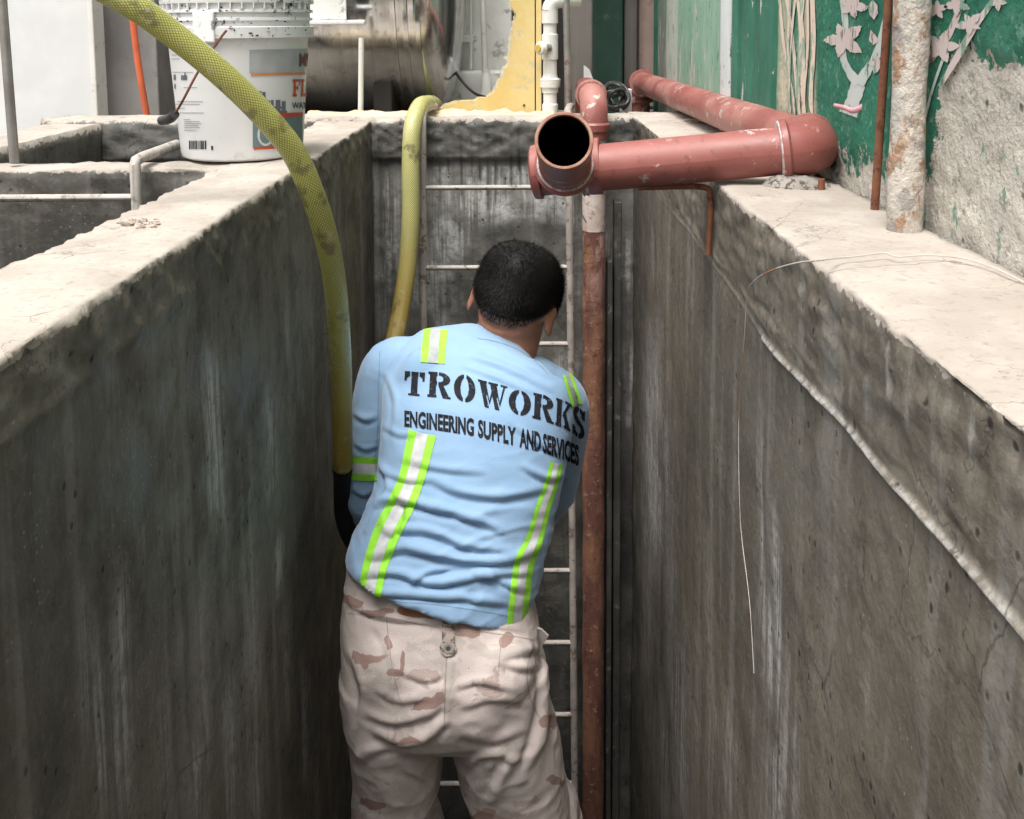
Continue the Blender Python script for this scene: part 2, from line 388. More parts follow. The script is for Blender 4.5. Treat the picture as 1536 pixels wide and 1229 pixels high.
# ---- right trench wall
tsR = list(np.arange(-2.3, 0.4, 0.05)) + list(np.arange(0.4, 1.4, 0.007)) + list(np.arange(1.4, YB + 0.17, 0.011))
p = [(XM - 0.004, -0.7)] + seg((XM - 0.004, 1.5), (XM - 0.004, ZR), 0.05) + seg((XM - 0.004, ZR), (XR, ZR), 0.009) + seg((XR, ZR), (XR, 1.628), 0.006) + seg((XR, 1.628), (XR, 1.572), 0.0022) + seg((XR, 1.572), (XR, 1.35), 0.007) + seg((XR, 1.35), (XR, 0.7), 0.009) + seg((XR, 0.7), (XR, -0.7), 0.04) + [(XR, -0.7)]
sr = [(975, 430, 900, 13, 1.0), (965, 640, 1260, 12, .6), (1000, 520, 1200, 9, .45), (1015, 900, 1260, 16, .65), (992, 1010, 1260, 8, .8), (1163, 720, 1130, 5, .95), (1153, 880, 1080, 4, .9), (1140, 560, 1080, 3, .6), (1172, 900, 1250, 9, .5),
      (1160, 1100, 1260, 14, .7), (1190, 1010, 1260, 9, .35), (1060, 700, 1260, 7, .3), (1090, 1000, 1260, 12, .35), (1300, 560, 640, 5, .3), (1335, 500, 610, 4, .45), (1365, 510, 640, 3, .4), (1455, 590, 720, 4, .5), (1300, 990, 1090, 4, .3), (980, 320, 430, 3, .5)]
_g = edge_disp(ZR, 0.0038, 31, (XR,), 0.085, 0.0030, 0.0022)
def f_right(V, NV, H, TT):
    d = _g(V, NV, H, TT); face = (NV[..., 0] < -0.5); z = V[..., 2]; y = V[..., 1]
    zr = 1.603 + 0.004 * fbm(V * np.array([0, 2.5, 0]), 91, 2) - 0.015 * np.exp(-((y - 1.30) / 0.20) ** 2)
    w = 0.0036 + 0.0008 * fbm(V * np.array([0, 9, 0]), 92, 2)
    rid = np.exp(-((z - zr) / w) ** 2) * sstep(2.5, 2.0, y) * (0.55 + 0.5 * sstep(1.45, 1.1, y)) * np.clip(1.0 + 0.45 * fbm(V * np.array([0, 11, 0]), 93, 2), 0.3, 1.4)
    rid = rid * np.where(y > 1.33, 0.3, 1.0)
    up = sstep(zr, zr + 0.02, z) * (z < ZR - 0.01)
    tro = fbm(np.stack([0 * y, y * 22 + z * 42, z * 80 - y * 13], -1) * .8, 95, 2, .5)            # trowel strokes above the joint
    gr = np.exp(-(((y - 0.95) / 0.07) ** 2 + ((z - 1.44) / 0.06) ** 2))
    d = d + face * (0.0050 * rid + up * 0.0028 * tro + gr * 0.0035 * fbm(V * 85, 97, 3) + 0.0022 * sstep(1.25, 0.8, y) * fbm(V * np.array([1, 13, 16]), 98, 2))
    return d
def s_right(V, NV):
    s = streaks(sr, 9)(V, NV); z = V[..., 2]; y = V[..., 1]
    zr = 1.603 + 0.004 * fbm(V * np.array([0, 2.5, 0]), 91, 2) - 0.015 * np.exp(-((y - 1.30) / 0.20) ** 2)
    return np.maximum(s, 0.62 * np.exp(-((z - zr) / 0.0045) ** 2) * sstep(2.5, 2.0, y) * np.where(y > 1.33, 0.25, 1.0) * (NV[..., 0] < -0.5))
wall('concrete_wall', p, tsR, 'Y', M_conc_r, 'brownish rendered right trench wall carrying the red pipe, pale mortar ridge along it', f_right, s_right, lambda V, NV: (NV[..., 0] < -0.5) * (sstep(2.2, 2.8, V[..., 1]) * 0.6 + 0.3 * sstep(1.0, 0.3, V[..., 2])), ztop=ZR)  # face grows darker towards the back corner and the foot
# ---- back wall behind the ladder, running on behind the side tanks
tsX = list(np.arange(-1.36, XLO, 0.02)) + list(np.arange(XLO, XR + 0.02, 0.0075)) + list(np.arange(XR + 0.02, XM - 0.004, 0.03))
zb = 1.738
p = [(YB2, -0.7), (YB2, 1.4)] + seg((YB2, 1.6), (YB2, zb), 0.03) + seg((YB2, zb), (YB, zb), 0.01) + seg((YB, zb), (YB, 1.2), 0.0075) + seg((YB, 1.2), (YB, 0.5), 0.014) + seg((YB, 0.5), (YB, -0.7), 0.05) + [(YB, -0.7)]
_b = edge_disp(zb, 0.010, 51, (YB,), 0.12, 0.006)
def f_back(V, NV, H, TT):
    d = _b(V, NV, H, TT); face = NV[..., 1] < -0.5; z = V[..., 2]; x = V[..., 0]
    up = sstep(1.615 + 0.006 * fbm(V * 20, 55, 2), 1.625, z) * face                  # thicker upper coat with a shadowed lower lip
    d = d + up * 0.012 + face * 0.006 * np.clip(fbm(V * 22, 57, 3), 0, 1) - face * 0.010 * np.exp(-((x + 0.405) / 0.01) ** 2)
    return d
def s_back(V, NV):
    px, py = proj(V)
    a = sstep(-0.1, 0.35, fbm(V * np.array([9, 1, 8]), 59, 4)) * 0.85 * (py > 250) * (py < 640)
    b = np.exp(-((px - 585) / 22) ** 2) * sstep(235, 300, py) * 0.75 * (1 - sstep(420, 560, py)); e = np.exp(-((px - 562) / 4) ** 2) * 0.6 * (1 - sstep(300, 400, py))
    return np.maximum(np.maximum(a, b), e) * (NV[..., 1] < -0.5)
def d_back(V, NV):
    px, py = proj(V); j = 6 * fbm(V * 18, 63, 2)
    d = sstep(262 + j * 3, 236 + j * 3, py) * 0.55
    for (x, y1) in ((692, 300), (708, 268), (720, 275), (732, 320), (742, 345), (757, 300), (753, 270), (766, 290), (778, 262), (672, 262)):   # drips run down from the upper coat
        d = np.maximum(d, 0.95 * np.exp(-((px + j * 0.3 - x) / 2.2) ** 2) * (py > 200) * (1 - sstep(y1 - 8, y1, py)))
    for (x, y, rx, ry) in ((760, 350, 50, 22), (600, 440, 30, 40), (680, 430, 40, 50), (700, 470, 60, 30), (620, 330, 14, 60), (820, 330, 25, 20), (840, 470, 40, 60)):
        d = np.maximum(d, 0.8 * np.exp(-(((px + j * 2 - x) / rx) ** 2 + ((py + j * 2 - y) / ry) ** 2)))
    d = np.maximum(d, 0.8 * sstep(560, 800, py)); d = np.maximum(d, 0.55 * (px < 540))  # darker low down; shade of the side tank's wall painted in at left
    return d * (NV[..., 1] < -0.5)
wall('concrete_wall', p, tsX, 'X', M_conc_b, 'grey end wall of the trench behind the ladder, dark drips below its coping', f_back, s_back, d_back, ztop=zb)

# ---- walls of the neighbouring tank on the left
def tank_wall(h0, h1, z1, t0, t1, axis, label, seedv, step=0.02):
    p = seg((h1, 0), (h1, z1), 0.05 if z1 < 1.5 else 0.03) + seg((h1, z1), (h0, z1), 0.014) + seg((h0, z1), (h0, 1.2), 0.012) + seg((h0, 1.2), (h0, 0), 0.1) + [(h0, 0.0)]
    ts = list(np.arange(t0, t1, step)) + [t1]
    return wall('concrete_wall', p, ts, axis, M_conc, label, edge_disp(z1, 0.005, seedv, (h0, h1), 0.10, 0.006, 0.003), None, lambda V, NV: 0.25 * (np.abs(NV[..., 2]) < 0.5), ztop=z1)
tank_wall(1.965, 2.045, 1.731, -1.20, XLO + 0.004, 'X', 'low cross wall of the neighbouring tank with a ladder hooked over it', 71, 0.015)
tank_wall(0.93, 1.125, 1.731, -1.20, XLO + 0.004, 'X', 'near cross wall of the neighbouring tank at the left picture edge', 77)
tank_wall(-1.35, -1.19, 1.731, 0.93, YB - 0.01, 'Y', 'outer side wall of the neighbouring tank far left', 83)
struct(MB().box((-1.36, 0.9, 0.0), (XLO + 0.02, YB + 0.02, 0.35)).build('tank_floor', M_floor, smooth=False))
tank_wall(-2.28, -2.12, 1.731, XL + 0.01, XR - 0.01, 'X', 'near end wall of the trench behind the photographer', 88, 0.06)

# ================================================================== PAINTED WALL ON THE RIGHT
def mat_mural():
    k = Mt('peeling_green_mural', 0.75, spec=0.3)
    n = k.noise(9, 6, 0.65); nf = k.noise(45, 5, 0.7); nn = k.noise(3, 4, 0.6)
    G = k.mix(k.rng(n, 0.3, 0.7), (0.016, 0.125, 0.078), (0.03, 0.185, 0.115)); G = k.mix(k.rng(k.noise(4, 5, .7), .48, .66, 0, .5), G, (0.13, 0.27, 0.20)); G = k.mix(k.rng(nf, 0.57, 0.64, 0, 0.6), G, (0.16, 0.33, 0.25))
    PL = k.mix(k.rng(nn, 0.38, 0.62), (0.50, 0.47, 0.41), (0.66, 0.62, 0.55)); PL = k.mix(k.rng(n, 0.52, 0.64, 0, 0.5), PL, (0.40, 0.40, 0.365))
    PL = k.mix(k.rng(nf, 0.55, 0.63, 0, 0.75), PL, (0.25, 0.235, 0.205))
    PL = k.mix(k.rng(k.noise(14, 5, 0.7, k.pos((1, 1, 0.45), (2, 2, 2))), 0.60, 0.64, 0, 0.75), PL, (0.08, 0.24, 0.17))
    e = k.math('ADD', k.attr('peel'), k.rng(k.noise(22, 7, 0.72), 0.3, 0.7, -0.45, 0.45)); e = k.rng(e, 0.47, 0.53)
    c = k.mix(e, G, PL)
    cr = k.math('MULTIPLY', k.attr('cream'), k.rng(k.noise(10, 5, 0.65, k.pos((1, 1, 0.35))), 0.35, 0.6))
    c = k.mix(cr, c, (0.66, 0.59, 0.45))
    pk = k.rng(k.vor(30, k.pos((1, 1, 0.8))), 0.05, 0.16, 1, 0); pk = k.math('MULTIPLY', pk, k.rng(n, 0.46, 0.55)); c = k.mix(k.math('MULTIPLY', pk, 0.8), c, (0.12, 0.115, 0.10))
    h = k.math('ADD', k.math('MULTIPLY', k.noise(70, 5, 0.65), k.rng(e, 0, 1, 0.35, 1.0, False)), k.math('MULTIPLY', e, -0.5)); h = k.math('ADD', h, k.math('MULTIPLY', k.noise(22, 3), 0.6)); h = k.math('SUBTRACT', h, k.math('MULTIPLY', pk, 0.5))
    return k.out(c, 0.78, k.bump(h, 1.0, 0.009))
M_mural = mat_mural()
ys = list(np.arange(-2.5, 0.8, 0.1)) + list(np.arange(0.8, 2.12, 0.008)) + list(np.arange(2.12, 4.0, 0.06)); zs = [0.0, 1.0, 1.6] + list(np.arange(1.68, 2.12, 0.007)) + list(np.arange(2.12, 3.9, 0.08))
YY, ZZ = np.meshgrid(ys, zs, indexing='ij'); V = np.stack([np.full_like(YY, XM), YY, ZZ], -1); px, py = proj(V)
front = YY > 0.7
nz = fbm(V * 9, 5, 4)
bnd = np.interp(px, [1160, 1225, 1320, 1345, 1390, 1410, 1440, 1475, 1500, 1536, 1700, 2600], [235, 225, 262, 250, 250, 110, 62, 70, 78, 70, 40, -200])
peel = np.clip(0.5 + (py - bnd) / 75.0 + nz * 0.35, 0, 1)
g2 = np.exp(-(((px - 1508) / 26) ** 2 + ((py - 45) / 40) ** 2)); peel = np.clip(peel - 0.5 * g2, 0, 1)
g3 = np.exp(-(((px - 1405) / 18) ** 2 + ((py - 150) / 95) ** 2)); peel = np.clip(peel - 0.3 * g3, 0, 1)
g4 = np.exp(-(((px - 1270) / 45) ** 2 + ((py - 330) / 30) ** 2)); peel = np.clip(peel - 0.25 * g4, 0, 1)
peel = np.where(front, peel, 0.7)
cream = np.clip(sstep(1160, 1172, px) * (1 - sstep(1218, 1228, px)) * (0.55 + 0.55 * sstep(60, 170, py)) , 0, 1) * front
pil = sstep(1164, 1168, px) * (1 - sstep(1222, 1226, px)) * front
V[..., 0] += np.where(front, 0.004 * sstep(.3, .8, peel) * fbm(V * 30, 17, 3), 0) + 0.005 * sstep(.2, .7, peel)
idx = np.arange(V.shape[0] * V.shape[1]).reshape(V.shape[:2]); F = np.stack([idx[:-1, :-1], idx[:-1, 1:], idx[1:, 1:], idx[1:, :-1]], -1).reshape(-1, 4)
mural = thing('painted_wall', (XM, 1.4, 0), 'tall green painted wall with blossom branches and peeling plaster', 'wall')
mk('rendered_face', V.reshape(-1, 3), F.tolist(), M_mural, mural, True, attrs=dict(peel=peel.ravel(), cream=cream.ravel()))
MB().box((XM + 0.02, -2.5, 0), (XM + 0.2, 3.98, 3.85)).build('wall_core', M_mural, mural, False)
# painted boards and sheets further back on the same wall
def mat_board(name, c1, c2, chip, lo=0.6):
    k = Mt(name, 0.7, spec=0.35); n = k.noise(8, 5, 0.6, k.pos((1, 1, 0.5)))
    c = k.mix(k.rng(n, 0.3, 0.7), c1, c2)
    e = k.noise(16, 7, 0.7, k.pos((1.3, 1.3, 0.45))); c = k.mix(k.rng(e, lo - .045, lo - 0.02), c, chip)
    c = k.mix(k.rng(k.noise(40, 5, 0.7, k.pos((1, 1, 0.4))), 0.60, 0.64, 0, 0.8), c, (0.08, 0.075, 0.065))
    return k.out(c, 0.72, k.bump(k.math('ADD', k.rng(e, lo - .045, lo - 0.02, 0.6, 0), k.math('MULTIPLY', k.noise(60, 4, .7, k.pos((1, 1, .12))), 0.3)), 0.5, 0.004))
Mb = [mat_board('grey_green_board', (0.13, 0.17, 0.14), (0.20, 0.24, 0.20), (0.34, 0.34, 0.31)), mat_board('chalky_board', (0.50, 0.50, 0.46), (0.40, 0.46, 0.40), (0.30, 0.42, 0.34), 0.62),
      mat_board('pale_green_board', (0.19, 0.36, 0.26), (0.29, 0.44, 0.34), (0.46, 0.47, 0.41), 0.60), mat_board('white_lath', (0.62, 0.64, 0.64), (0.52, 0.55, 0.55), (0.30, 0.33, 0.32), 0.64), mat_board('deep_green_board', (0.025, 0.13, 0.085), (0.05, 0.20, 0.135), (0.60, 0.62, 0.58), 0.66)]
for (x0, x1, off, mi, r) in ((990, 1004, .006, 0, 0), (1003, 1022, .016, 1, 1), (1022, 1060, .010, 2, 0), (1060.6, 1091, .012, 2, 0), (1091, 1103, .024, 3, 1), (1103.5, 1113, .008, 4, 0), (1113, 1136, .014, 4, 1), (1136.5, 1165, .009, 4, 0)):
    ya, yb = PXp(x1, 100, XM)[1], PXp(x0, 100, XM)[1]; nseg = 8; vs_ = []; fs = []
    zz = [1.60, 1.75, 1.9, 2.05, 2.2, 2.6, 3.0, 3.5]
    for i, z in enumerate(zz):
        for j in range(nseg + 1):
            t = j / nseg; bul = off * (0.4 + 0.6 * math.sin(math.pi * t)) if r else off
            yy = ya + (yb - ya) * t + 0.006 * math.sin(z * 9 + x0) * (1 if j in (0, nseg) else 0)
            vs_.append((XM - bul - 0.003 * math.sin(z * 5 + x0), yy, z))
    for i in range(len(zz) - 1):
        for j in range(nseg):
            a = i * (nseg + 1) + j; fs.append((a, a + 1, a + nseg + 2, a + nseg + 1))
    n0 = len(vs_)
    for e in (0, nseg):                                             # returns to the wall give the board its thickness
        for i, z in enumerate(zz):
            v = vs_[i * (nseg + 1) + e]; vs_.append((XM + 0.01, v[1], v[2]))
    for q, e in enumerate((0, nseg)):
        for i in range(len(zz) - 1):
            a, b = i * (nseg + 1) + e, (i + 1) * (nseg + 1) + e; c_, d_ = n0 + q * len(zz) + i, n0 + q * len(zz) + i + 1
            fs.append((a, b, d_, c_) if q == 0 else (a, c_, d_, b))
    mk('board', vs_, fs, Mb[mi], mural, False)
# flat paint: branches and blossoms
M_wpaint = mat_board('white_brushed_paint', (0.55, 0.59, 0.56), (0.45, 0.51, 0.47), (0.07, 0.22, 0.15), 0.575)
M_ppaint = mat_board('pink_brushed_paint', (0.52, 0.42, 0.40), (0.58, 0.51, 0.48), (0.20, 0.32, 0.25), 0.60)
M_cpaint = mat_board('cream_brushed_paint', (0.72, 0.62, 0.50), (0.70, 0.55, 0.46), (0.30, 0.42, 0.32), 0.585)
def wallpt(px, py, off): return PXp(px, py, XM - off)
def paint_poly(name, pts, mat, off):
    c = np.mean(pts, axis=0); V = [wallpt(*c, off)] + [wallpt(*q, off) for q in pts]; n = len(pts)
    return mk(name, V, [(0, i + 1, (i + 1) % n + 1) for i in range(n)], mat, mural)
def paint_stroke(name, pts, w, mat, off):
    p = spline(np.array(pts, float), 5); w = np.interp(np.linspace(0, 1, len(p)), np.linspace(0, 1, len(w)), w); t = np.gradient(p, axis=0); t /= np.linalg.norm(t, axis=1)[:, None]
    nn = np.c_[-t[:, 1], t[:, 0]]; w = w * (1 + 0.06 * np.array([math.sin(i * 2.1) + math.sin(i * .73 + pts[0][0]) for i in range(len(p))])); A = p + nn * w[:, None]; B = p - nn * w[:, None]
    V = [wallpt(*q, off) for q in A] + [wallpt(*q, off) for q in B]; n = len(p)
    return mk(name, V, [(i, i + 1, n + i + 1, n + i) for i in range(n - 1)], mat, mural)
o1, o2, o3 = 0.0008, 0.0020, 0.0025
paint_stroke('painted_branch', [(1272, 172), (1280, 150), (1287, 128), (1290, 118)], [14, 10, 11, 9], M_wpaint, o1)
paint_stroke('painted_branch', [(1288, 126), (1274, 108), (1264, 84), (1268, 40), (1262, -20)], [8, 6, 5, 5, 5], M_wpaint, o1 + .0003)
paint_stroke('painted_branch', [(1288, 126), (1302, 104), (1316, 80), (1326, 40), (1340, -10)], [8, 7, 6, 5, 4], M_wpaint, o1 + .0006)
paint_stroke('painted_branch', [(1384, 96), (1400, 84), (1424, 50), (1440, 10), (1446, -20)], [7, 6, 5, 5, 4], M_ppaint, o1)
paint_stroke('painted_branch', [(1410, 130), (1432, 92), (1456, 50), (1486, 6), (1500, -16)], [3, 5, 5, 4, 4], M_ppaint, o1 + .0003)
paint_stroke('painted_branch', [(1384, 190), (1400, 130), (1416, 84)], [2, 2, 2], M_wpaint, o1 + .0006)
def blossom(cx, cy, r, rot, mat, seed, k=5, sx=1.0):
    rr = random.Random(seed); pts = []
    for i in range(k):
        a = rot + 2 * math.pi * i / k; L = r * rr.uniform(0.8, 1.15); w = 2 * math.pi / k
        for da, q in ((-0.48 * w, 0.46), (-0.36 * w, 0.62), (-0.22 * w, 0.76), (-.08 * w, .92), (0, 1.05), (0.07 * w, 0.93), (.22 * w, .77), (0.37 * w, 0.63)):
            pts.append((cx + sx * L * q * math.cos(a + da), cy + L * q * math.sin(a + da)))
    fine = []
    for i in range(len(pts)):
        (xa, ya), (xb, yb) = pts[i], pts[(i + 1) % len(pts)]
        for t in (0, .34, .67): fine.append((xa + (xb - xa) * t + rr.gauss(0, .014 * r), ya + (yb - ya) * t + rr.gauss(0, .014 * r)))
    paint_poly('painted_blossom', fine, mat, o2)
blossom(1265, 60, 30, -1.9, M_ppaint, 1); blossom(1278, 10, 22, -1.2, M_ppaint, 2); blossom(1412, 70, 27, -1.3, M_ppaint, 3); blossom(1436, 6, 22, 0.4, M_ppaint, 4); blossom(1496, 2, 14, 0.2, M_ppaint, 5); blossom(1317, 96, 15, 0.7, M_ppaint, 6); blossom(1405, 14, 17, 1.0, M_ppaint, 7); blossom(1455, 36, 20, 1.7, M_ppaint, 8)
paint_poly('painted_petal', [(1309, 0), (1316, 8), (1317, 20), (1311, 30), (1304, 22), (1302, 9)], M_ppaint, o2); paint_poly('painted_petal', [(1306, 45), (1314, 54), (1318, 62), (1310, 68), (1303, 60)], M_ppaint, o2)
for i, (xa, xb, w) in enumerate(((1168, 1190, 2.2), (1178, 1196, 2.6), (1186, 1184, 2.0), (1197, 1204, 4.2), (1206, 1198, 2.2), (1218, 1216, 3.6), (1194, 1184, 1.6), (1211, 1206, 2.0))):
    xm = (xa + xb) / 2 + (3 if i % 2 else -3); paint_stroke('painted_stem', [(xa, -15), (xm, 70), (xb, 150), (xb + 2, 172)], [w, w * 0.9, w * 0.8, w * 0.5], M_cpaint, 0.0012 + i * 0.0002)

# ================================================================== THINGS BEHIND THE TANKS
M_white = mat_plain('white_painted_wall', (0.62, 0.625, 0.615), (0.70, 0.70, 0.69), 0.75, 3, 0.15)
M_greyp = mat_plain('grey_plaster', (0.30, 0.285, 0.27), (0.22, 0.21, 0.20), 0.85, 4, 0.4, (0.14, 0.13, 0.12), 0.64)
M_dark = mat_plain('dark_gap_shade', (0.035, 0.03, 0.027), (0.05, 0.045, 0.04), 0.9, 6, 0.4)  # near-black base colour puts the shade of the gaps into the walls
M_offw = mat_plain('stained_white_wall', (0.72, 0.71, 0.68), (0.62, 0.61, 0.58), 0.8, 5, 0.3, (0.30, 0.29, 0.27), 0.63)
M_yellow = mat_plain('yellow_painted_board', (0.66, 0.48, 0.17), (0.70, 0.55, 0.25), 0.75, 6, 0.35, (0.56, 0.47, 0.30), 0.60)
M_torn = mat_plain('torn_board_core', (0.62, 0.56, 0.42), (0.52, 0.46, 0.34), 0.9, 30, 0.5)
M_yscreed = mat_plain('yellowish_mortar', (0.56, 0.46, 0.31), (0.55, 0.475, 0.37), 0.92, 9, 0.7, (0.42, 0.36, 0.27), 0.6, bdist=0.008)
M_pvc = mat_plain('white_pvc', (0.66, 0.65, 0.60), (0.72, 0.71, 0.67), 0.35, 6, 0.05, (0.50, 0.47, 0.40), 0.64)
M_galv = mat_plain('galvanised_steel', (0.36, 0.34, 0.32), (0.27, 0.25, 0.23), 0.45, 12, 0.15, (0.20, 0.09, 0.04), 0.66, metal=0.6)
M_rust = mat_plain('rusty_steel', (0.16, 0.055, 0.028), (0.22, 0.085, 0.04), 0.85, 18, 0.5, (0.08, 0.03, 0.02), 0.6)
M_orange = mat_plain('orange_conduit', (0.62, 0.13, 0.05), (0.50, 0.10, 0.04), 0.5, 9, 0.1)
M_cable = mat_plain('black_cable', (0.025, 0.025, 0.025), (0.05, 0.05, 0.048), 0.5, 9, 0.1)

def far_wall(name, x0, x1, Y, depth, mat, label, cat='wall', z0=ZT, z1=3.8, parts=None):
    a, b = P(x0, 100, Y)[0], P(x1, 100, Y)[0]
    return tag(MB().box((a, Y, z0), (b, Y + depth, z1), 0.006).build(name, mat, None, False), label, cat)
w = thing('white_partition', (P(70, 100, 3.55)[0], 3.55, ZT), 'flat white partition with a bright edge strip, far left behind the tank', 'partition')
a, b = P(-160, 100, 3.55)[0], P(137, 100, 3.55)[0]; lean = 0.0
MB().box((a, 3.55, ZT), (b, 3.62, 3.8), 0.004).build('panel', M_white, w, False); MB().box((b + .001, 3.535, ZT), (b + 0.02, 3.63, 3.8), 0.004).build('edge_strip', M_pvc, w, False)
far_wall('grey_pillar', 148, 236, 3.70, 0.3, M_greyp, 'grey plastered pillar behind the orange pipe', 'pillar')
far_wall('dark_wall', 200, 640, 4.55, 0.15, M_dark, 'wall coloured dark to give the shadowed gap beside the bucket', 'wall')
far_wall('white_wall', 560, 768, 3.95, 0.15, M_offw, 'stained white house wall between the steel tank and the yellow board', 'wall')
o = MB(); a, b = P(640, 100, 3.80)[0], P(770, 100, 3.80)[0]
o.box((a, 3.80, ZT), (b, 3.948, P(700, 108, 3.80)[2]), 0.02)
tag(o.build('wall_plinth', M_offw), 'rough whitish plinth at the foot of the stained white wall', 'plinth')
# window corner
wf = thing('window', tuple(P(680, 55, 3.93)), 'white window corner with a grey pane at the top edge beside the steel tank', 'window')
mb = MB(); A, B = P(640, 0, 3.93), P(706, 52, 3.93); fw = 0.028
mb.box((B[0] - fw, 3.91, B[2]), (B[0], 3.949, 3.2), 0.003); mb.build('frame', M_pvc, wf, False)
MB().box((A[0], 3.895, B[2] - 0.03), (B[0] + 0.01, 3.949, B[2]), 0.004).build('sill', M_pvc, wf, False)
MB().box((A[0], 3.935, B[2] + .001), (B[0] - fw - .001, 3.949, 3.2)).build('pane', mat_plain('dusty_pane', (0.20, 0.19, 0.18), (0.27, 0.26, 0.25), 0.3, 20, 0.1), wf, False)
def vpipe(name, x, y0, y1, Y, r, mat, label, cat='pipe', ztop=None, lean=0.0, n=16):
    b = P(x, y1, Y); t = P(x + lean, y0, Y)
    if ztop: t = b + (t - b) * (ztop - b[2]) / (t[2] - b[2])
    return tag(MB().tube([b + (t - b) * q for q in np.linspace(0, 1, 9)], r, n).build(name, mat), label, cat)
vpipe('thin_pipe', 706, 0, 104, 3.90, 0.006, M_pvc, 'thin white pipe ending above the plinth on the stained wall', ztop=3.0)
q = thing('water_pipe', tuple(P(729, 146, 3.76)), 'slim white water pipe with a fitting at its foot, left of the yellow board', 'pipe')
b = P(729, 146, 3.76); t = P(724, 0, 3.76); t = b + (t - b) * 3.4
MB().tube([b, t], 0.0105, 16).build('tube', M_pvc, q); MB().lathe(b - np.array([0, 0, .01]), (0, 0, 1), [(0, 0), (0, .026), (.025, .026), (.04, .019), (.085, .018), (.09, .0145), (.11, .0145), (.11, 0)], 18).build('fitting', M_pvc, q)
c = spline([P(640, 20, 3.6), P(672, 88, 3.62), P(690, 118, 3.60), P(712, 140, 3.58), P(732, 147, 3.62), P(742, 152, 3.66)], 8)
tag(MB().tube(c, 0.005, 8).build('cable', M_cable), 'black cable sagging across the stained white wall', 'cable')
# yellow board with a ragged left edge
pts = [(772, -20), (770, -5), (767, 6), (768, 12), (772, 18), (773, 26), (770, 33), (772, 38), (768, 46), (769, 52), (766, 62), (767, 72), (764, 84), (762, 96), (757, 108), (752, 120), (745, 134), (736, 144), (724, 147), (712, 150), (700, 151), (688, 152), (676, 156), (664, 161), (652, 165), (640, 169), (632, 176), (802, 178), (802, -20)]
Yb = 3.10; tp = thing('yellow_board', tuple(P(740, 176, Yb)), 'broken yellow painted board with a jagged left edge behind the back wall', 'board')
def slab_poly(name, pts, Y, th, mat, parent):
    V = [P(*q, Y) for q in pts]; n = len(V); V += [v + np.array([0, th, 0]) for v in V]
    bm = bmesh.new(); vs_ = [bm.verts.new(v) for v in V]; bm.faces.new(vs_[:n]); bm.faces.new(vs_[n:][::-1])
    for i in range(n): bm.faces.new((vs_[i], vs_[n + i], vs_[n + (i + 1) % n], vs_[(i + 1) % n]))
    bmesh.ops.recalc_face_normals(bm, faces=bm.faces[:]); bm.verts.index_update()
    V2 = [tuple(v.co) for v in bm.verts]; F2 = [[v.index for v in f.verts] for f in bm.faces]; bm.free()
    return mk(name, V2, F2, mat, parent)
rj = random.Random(5); jag = []
for i in range(len(pts) - 3):
    (xa, ya), (xb, yb) = pts[i], pts[i + 1]; m_ = max(1, int(math.hypot(xb - xa, yb - ya) / 3))
    for q_ in range(m_): jag.append((xa + (xb - xa) * q_ / m_ + rj.gauss(0, 1.1), ya + (yb - ya) * q_ / m_ + rj.gauss(0, .7)))
xtra = [(772, -400)] + jag + [(632, 176), (802, 178), (802, -400)]
slab_poly('sheet', xtra, Yb, 0.012, M_yellow, tp); slab_poly('torn_edge', [(x - 2.5 - abs(rj.gauss(0, 2.2)), y - abs(rj.gauss(0, 1.2))) if x < 790 and y < 170 else (x, y) for x, y in xtra], Yb + .014, .006, M_torn, tp); slab_poly('edge_lath', [(804, -400), (804, 178), (812, 178), (812, -400)], Yb - 0.004, 0.016, M_yellow, tp)
nb = P(786, 158, Yb); MB().lathe(nb, (0, -1, 0), [(0.0, .004), (.002, .004), (.003, .002), (.003, 0)], 10).build('nail', M_rust, tp)
# crumbling mortar strip along the rear of the back wall
mb = MB(); rr = random.Random(4)
xs = np.linspace(P(462, 168, 3.03)[0], P(830, 168, 3.03)[0], 120); V = []
prof = [(2.985, 1.734), (2.995, 1.744), (3.02, 1.756), (3.05, 1.760), (3.085, 1.745), (3.09, 1.60)]
for i, x in enumerate(xs):
    for (yy, zz) in prof:
        e = float(fbm(np.array([x * 14, yy * 30, zz * 3]), 8, 3)); e2 = float(fbm(np.array([x * 45, yy * 60, 0]), 18, 2)); V.append((x, yy + 0.016 * e, zz - .010 + (0.010 * e + 0.007 * e2) * (1 if zz > 1.7 else 0)))
n = len(prof); F = [(i * n + j, (i + 1) * n + j, (i + 1) * n + j + 1, i * n + j + 1) for i in range(len(xs) - 1) for j in range(n - 1)]
tag(mk('mortar_strip', V, F, M_yscreed, None, True), 'crumbly yellowish mortar strip along the rear of the back wall coping', 'mortar')
# stainless tank lying behind
k = Mt('stainless_steel', 0.18, 1.0); st = k.noise(1, 2, 0.6, k.pos((110, .3, .3))); sd = k.noise(22, 5, 0.75, k.pos((1, 1, .6)))
c = k.mix(k.rng(st, 0.4, 0.6), (0.53, 0.53, 0.535), (0.60, 0.60, 0.605)); c = k.mix(k.rng(sd, 0.58, 0.64, 0, .5), c, (0.20, 0.19, 0.18)); c = k.mix(k.rng(sd, .41, .36, 0, .4), c, (0.78, 0.77, 0.75))
k.out(c, k.rng(sd, 0.35, 0.65, 0.12, 0.26))
M_steel = k.m
rt, yc = 0.50, 3.70; zc = 1.685 + rt; x1 = P(627, 80, yc - .35)[0]; x0 = -0.98
T = thing('steel_tank', ((x0 + x1) / 2, yc, ZT), 'big stainless steel tank lying on its side behind the bucket', 'tank')
MB().lathe((x0, yc, zc), (1, 0, 0), [(0, rt)] + [(q, rt + 0.0015 * math.sin(q * 40)) for q in np.linspace(0.01, x1 - x0, 40)], 96).build('shell', M_steel, T)
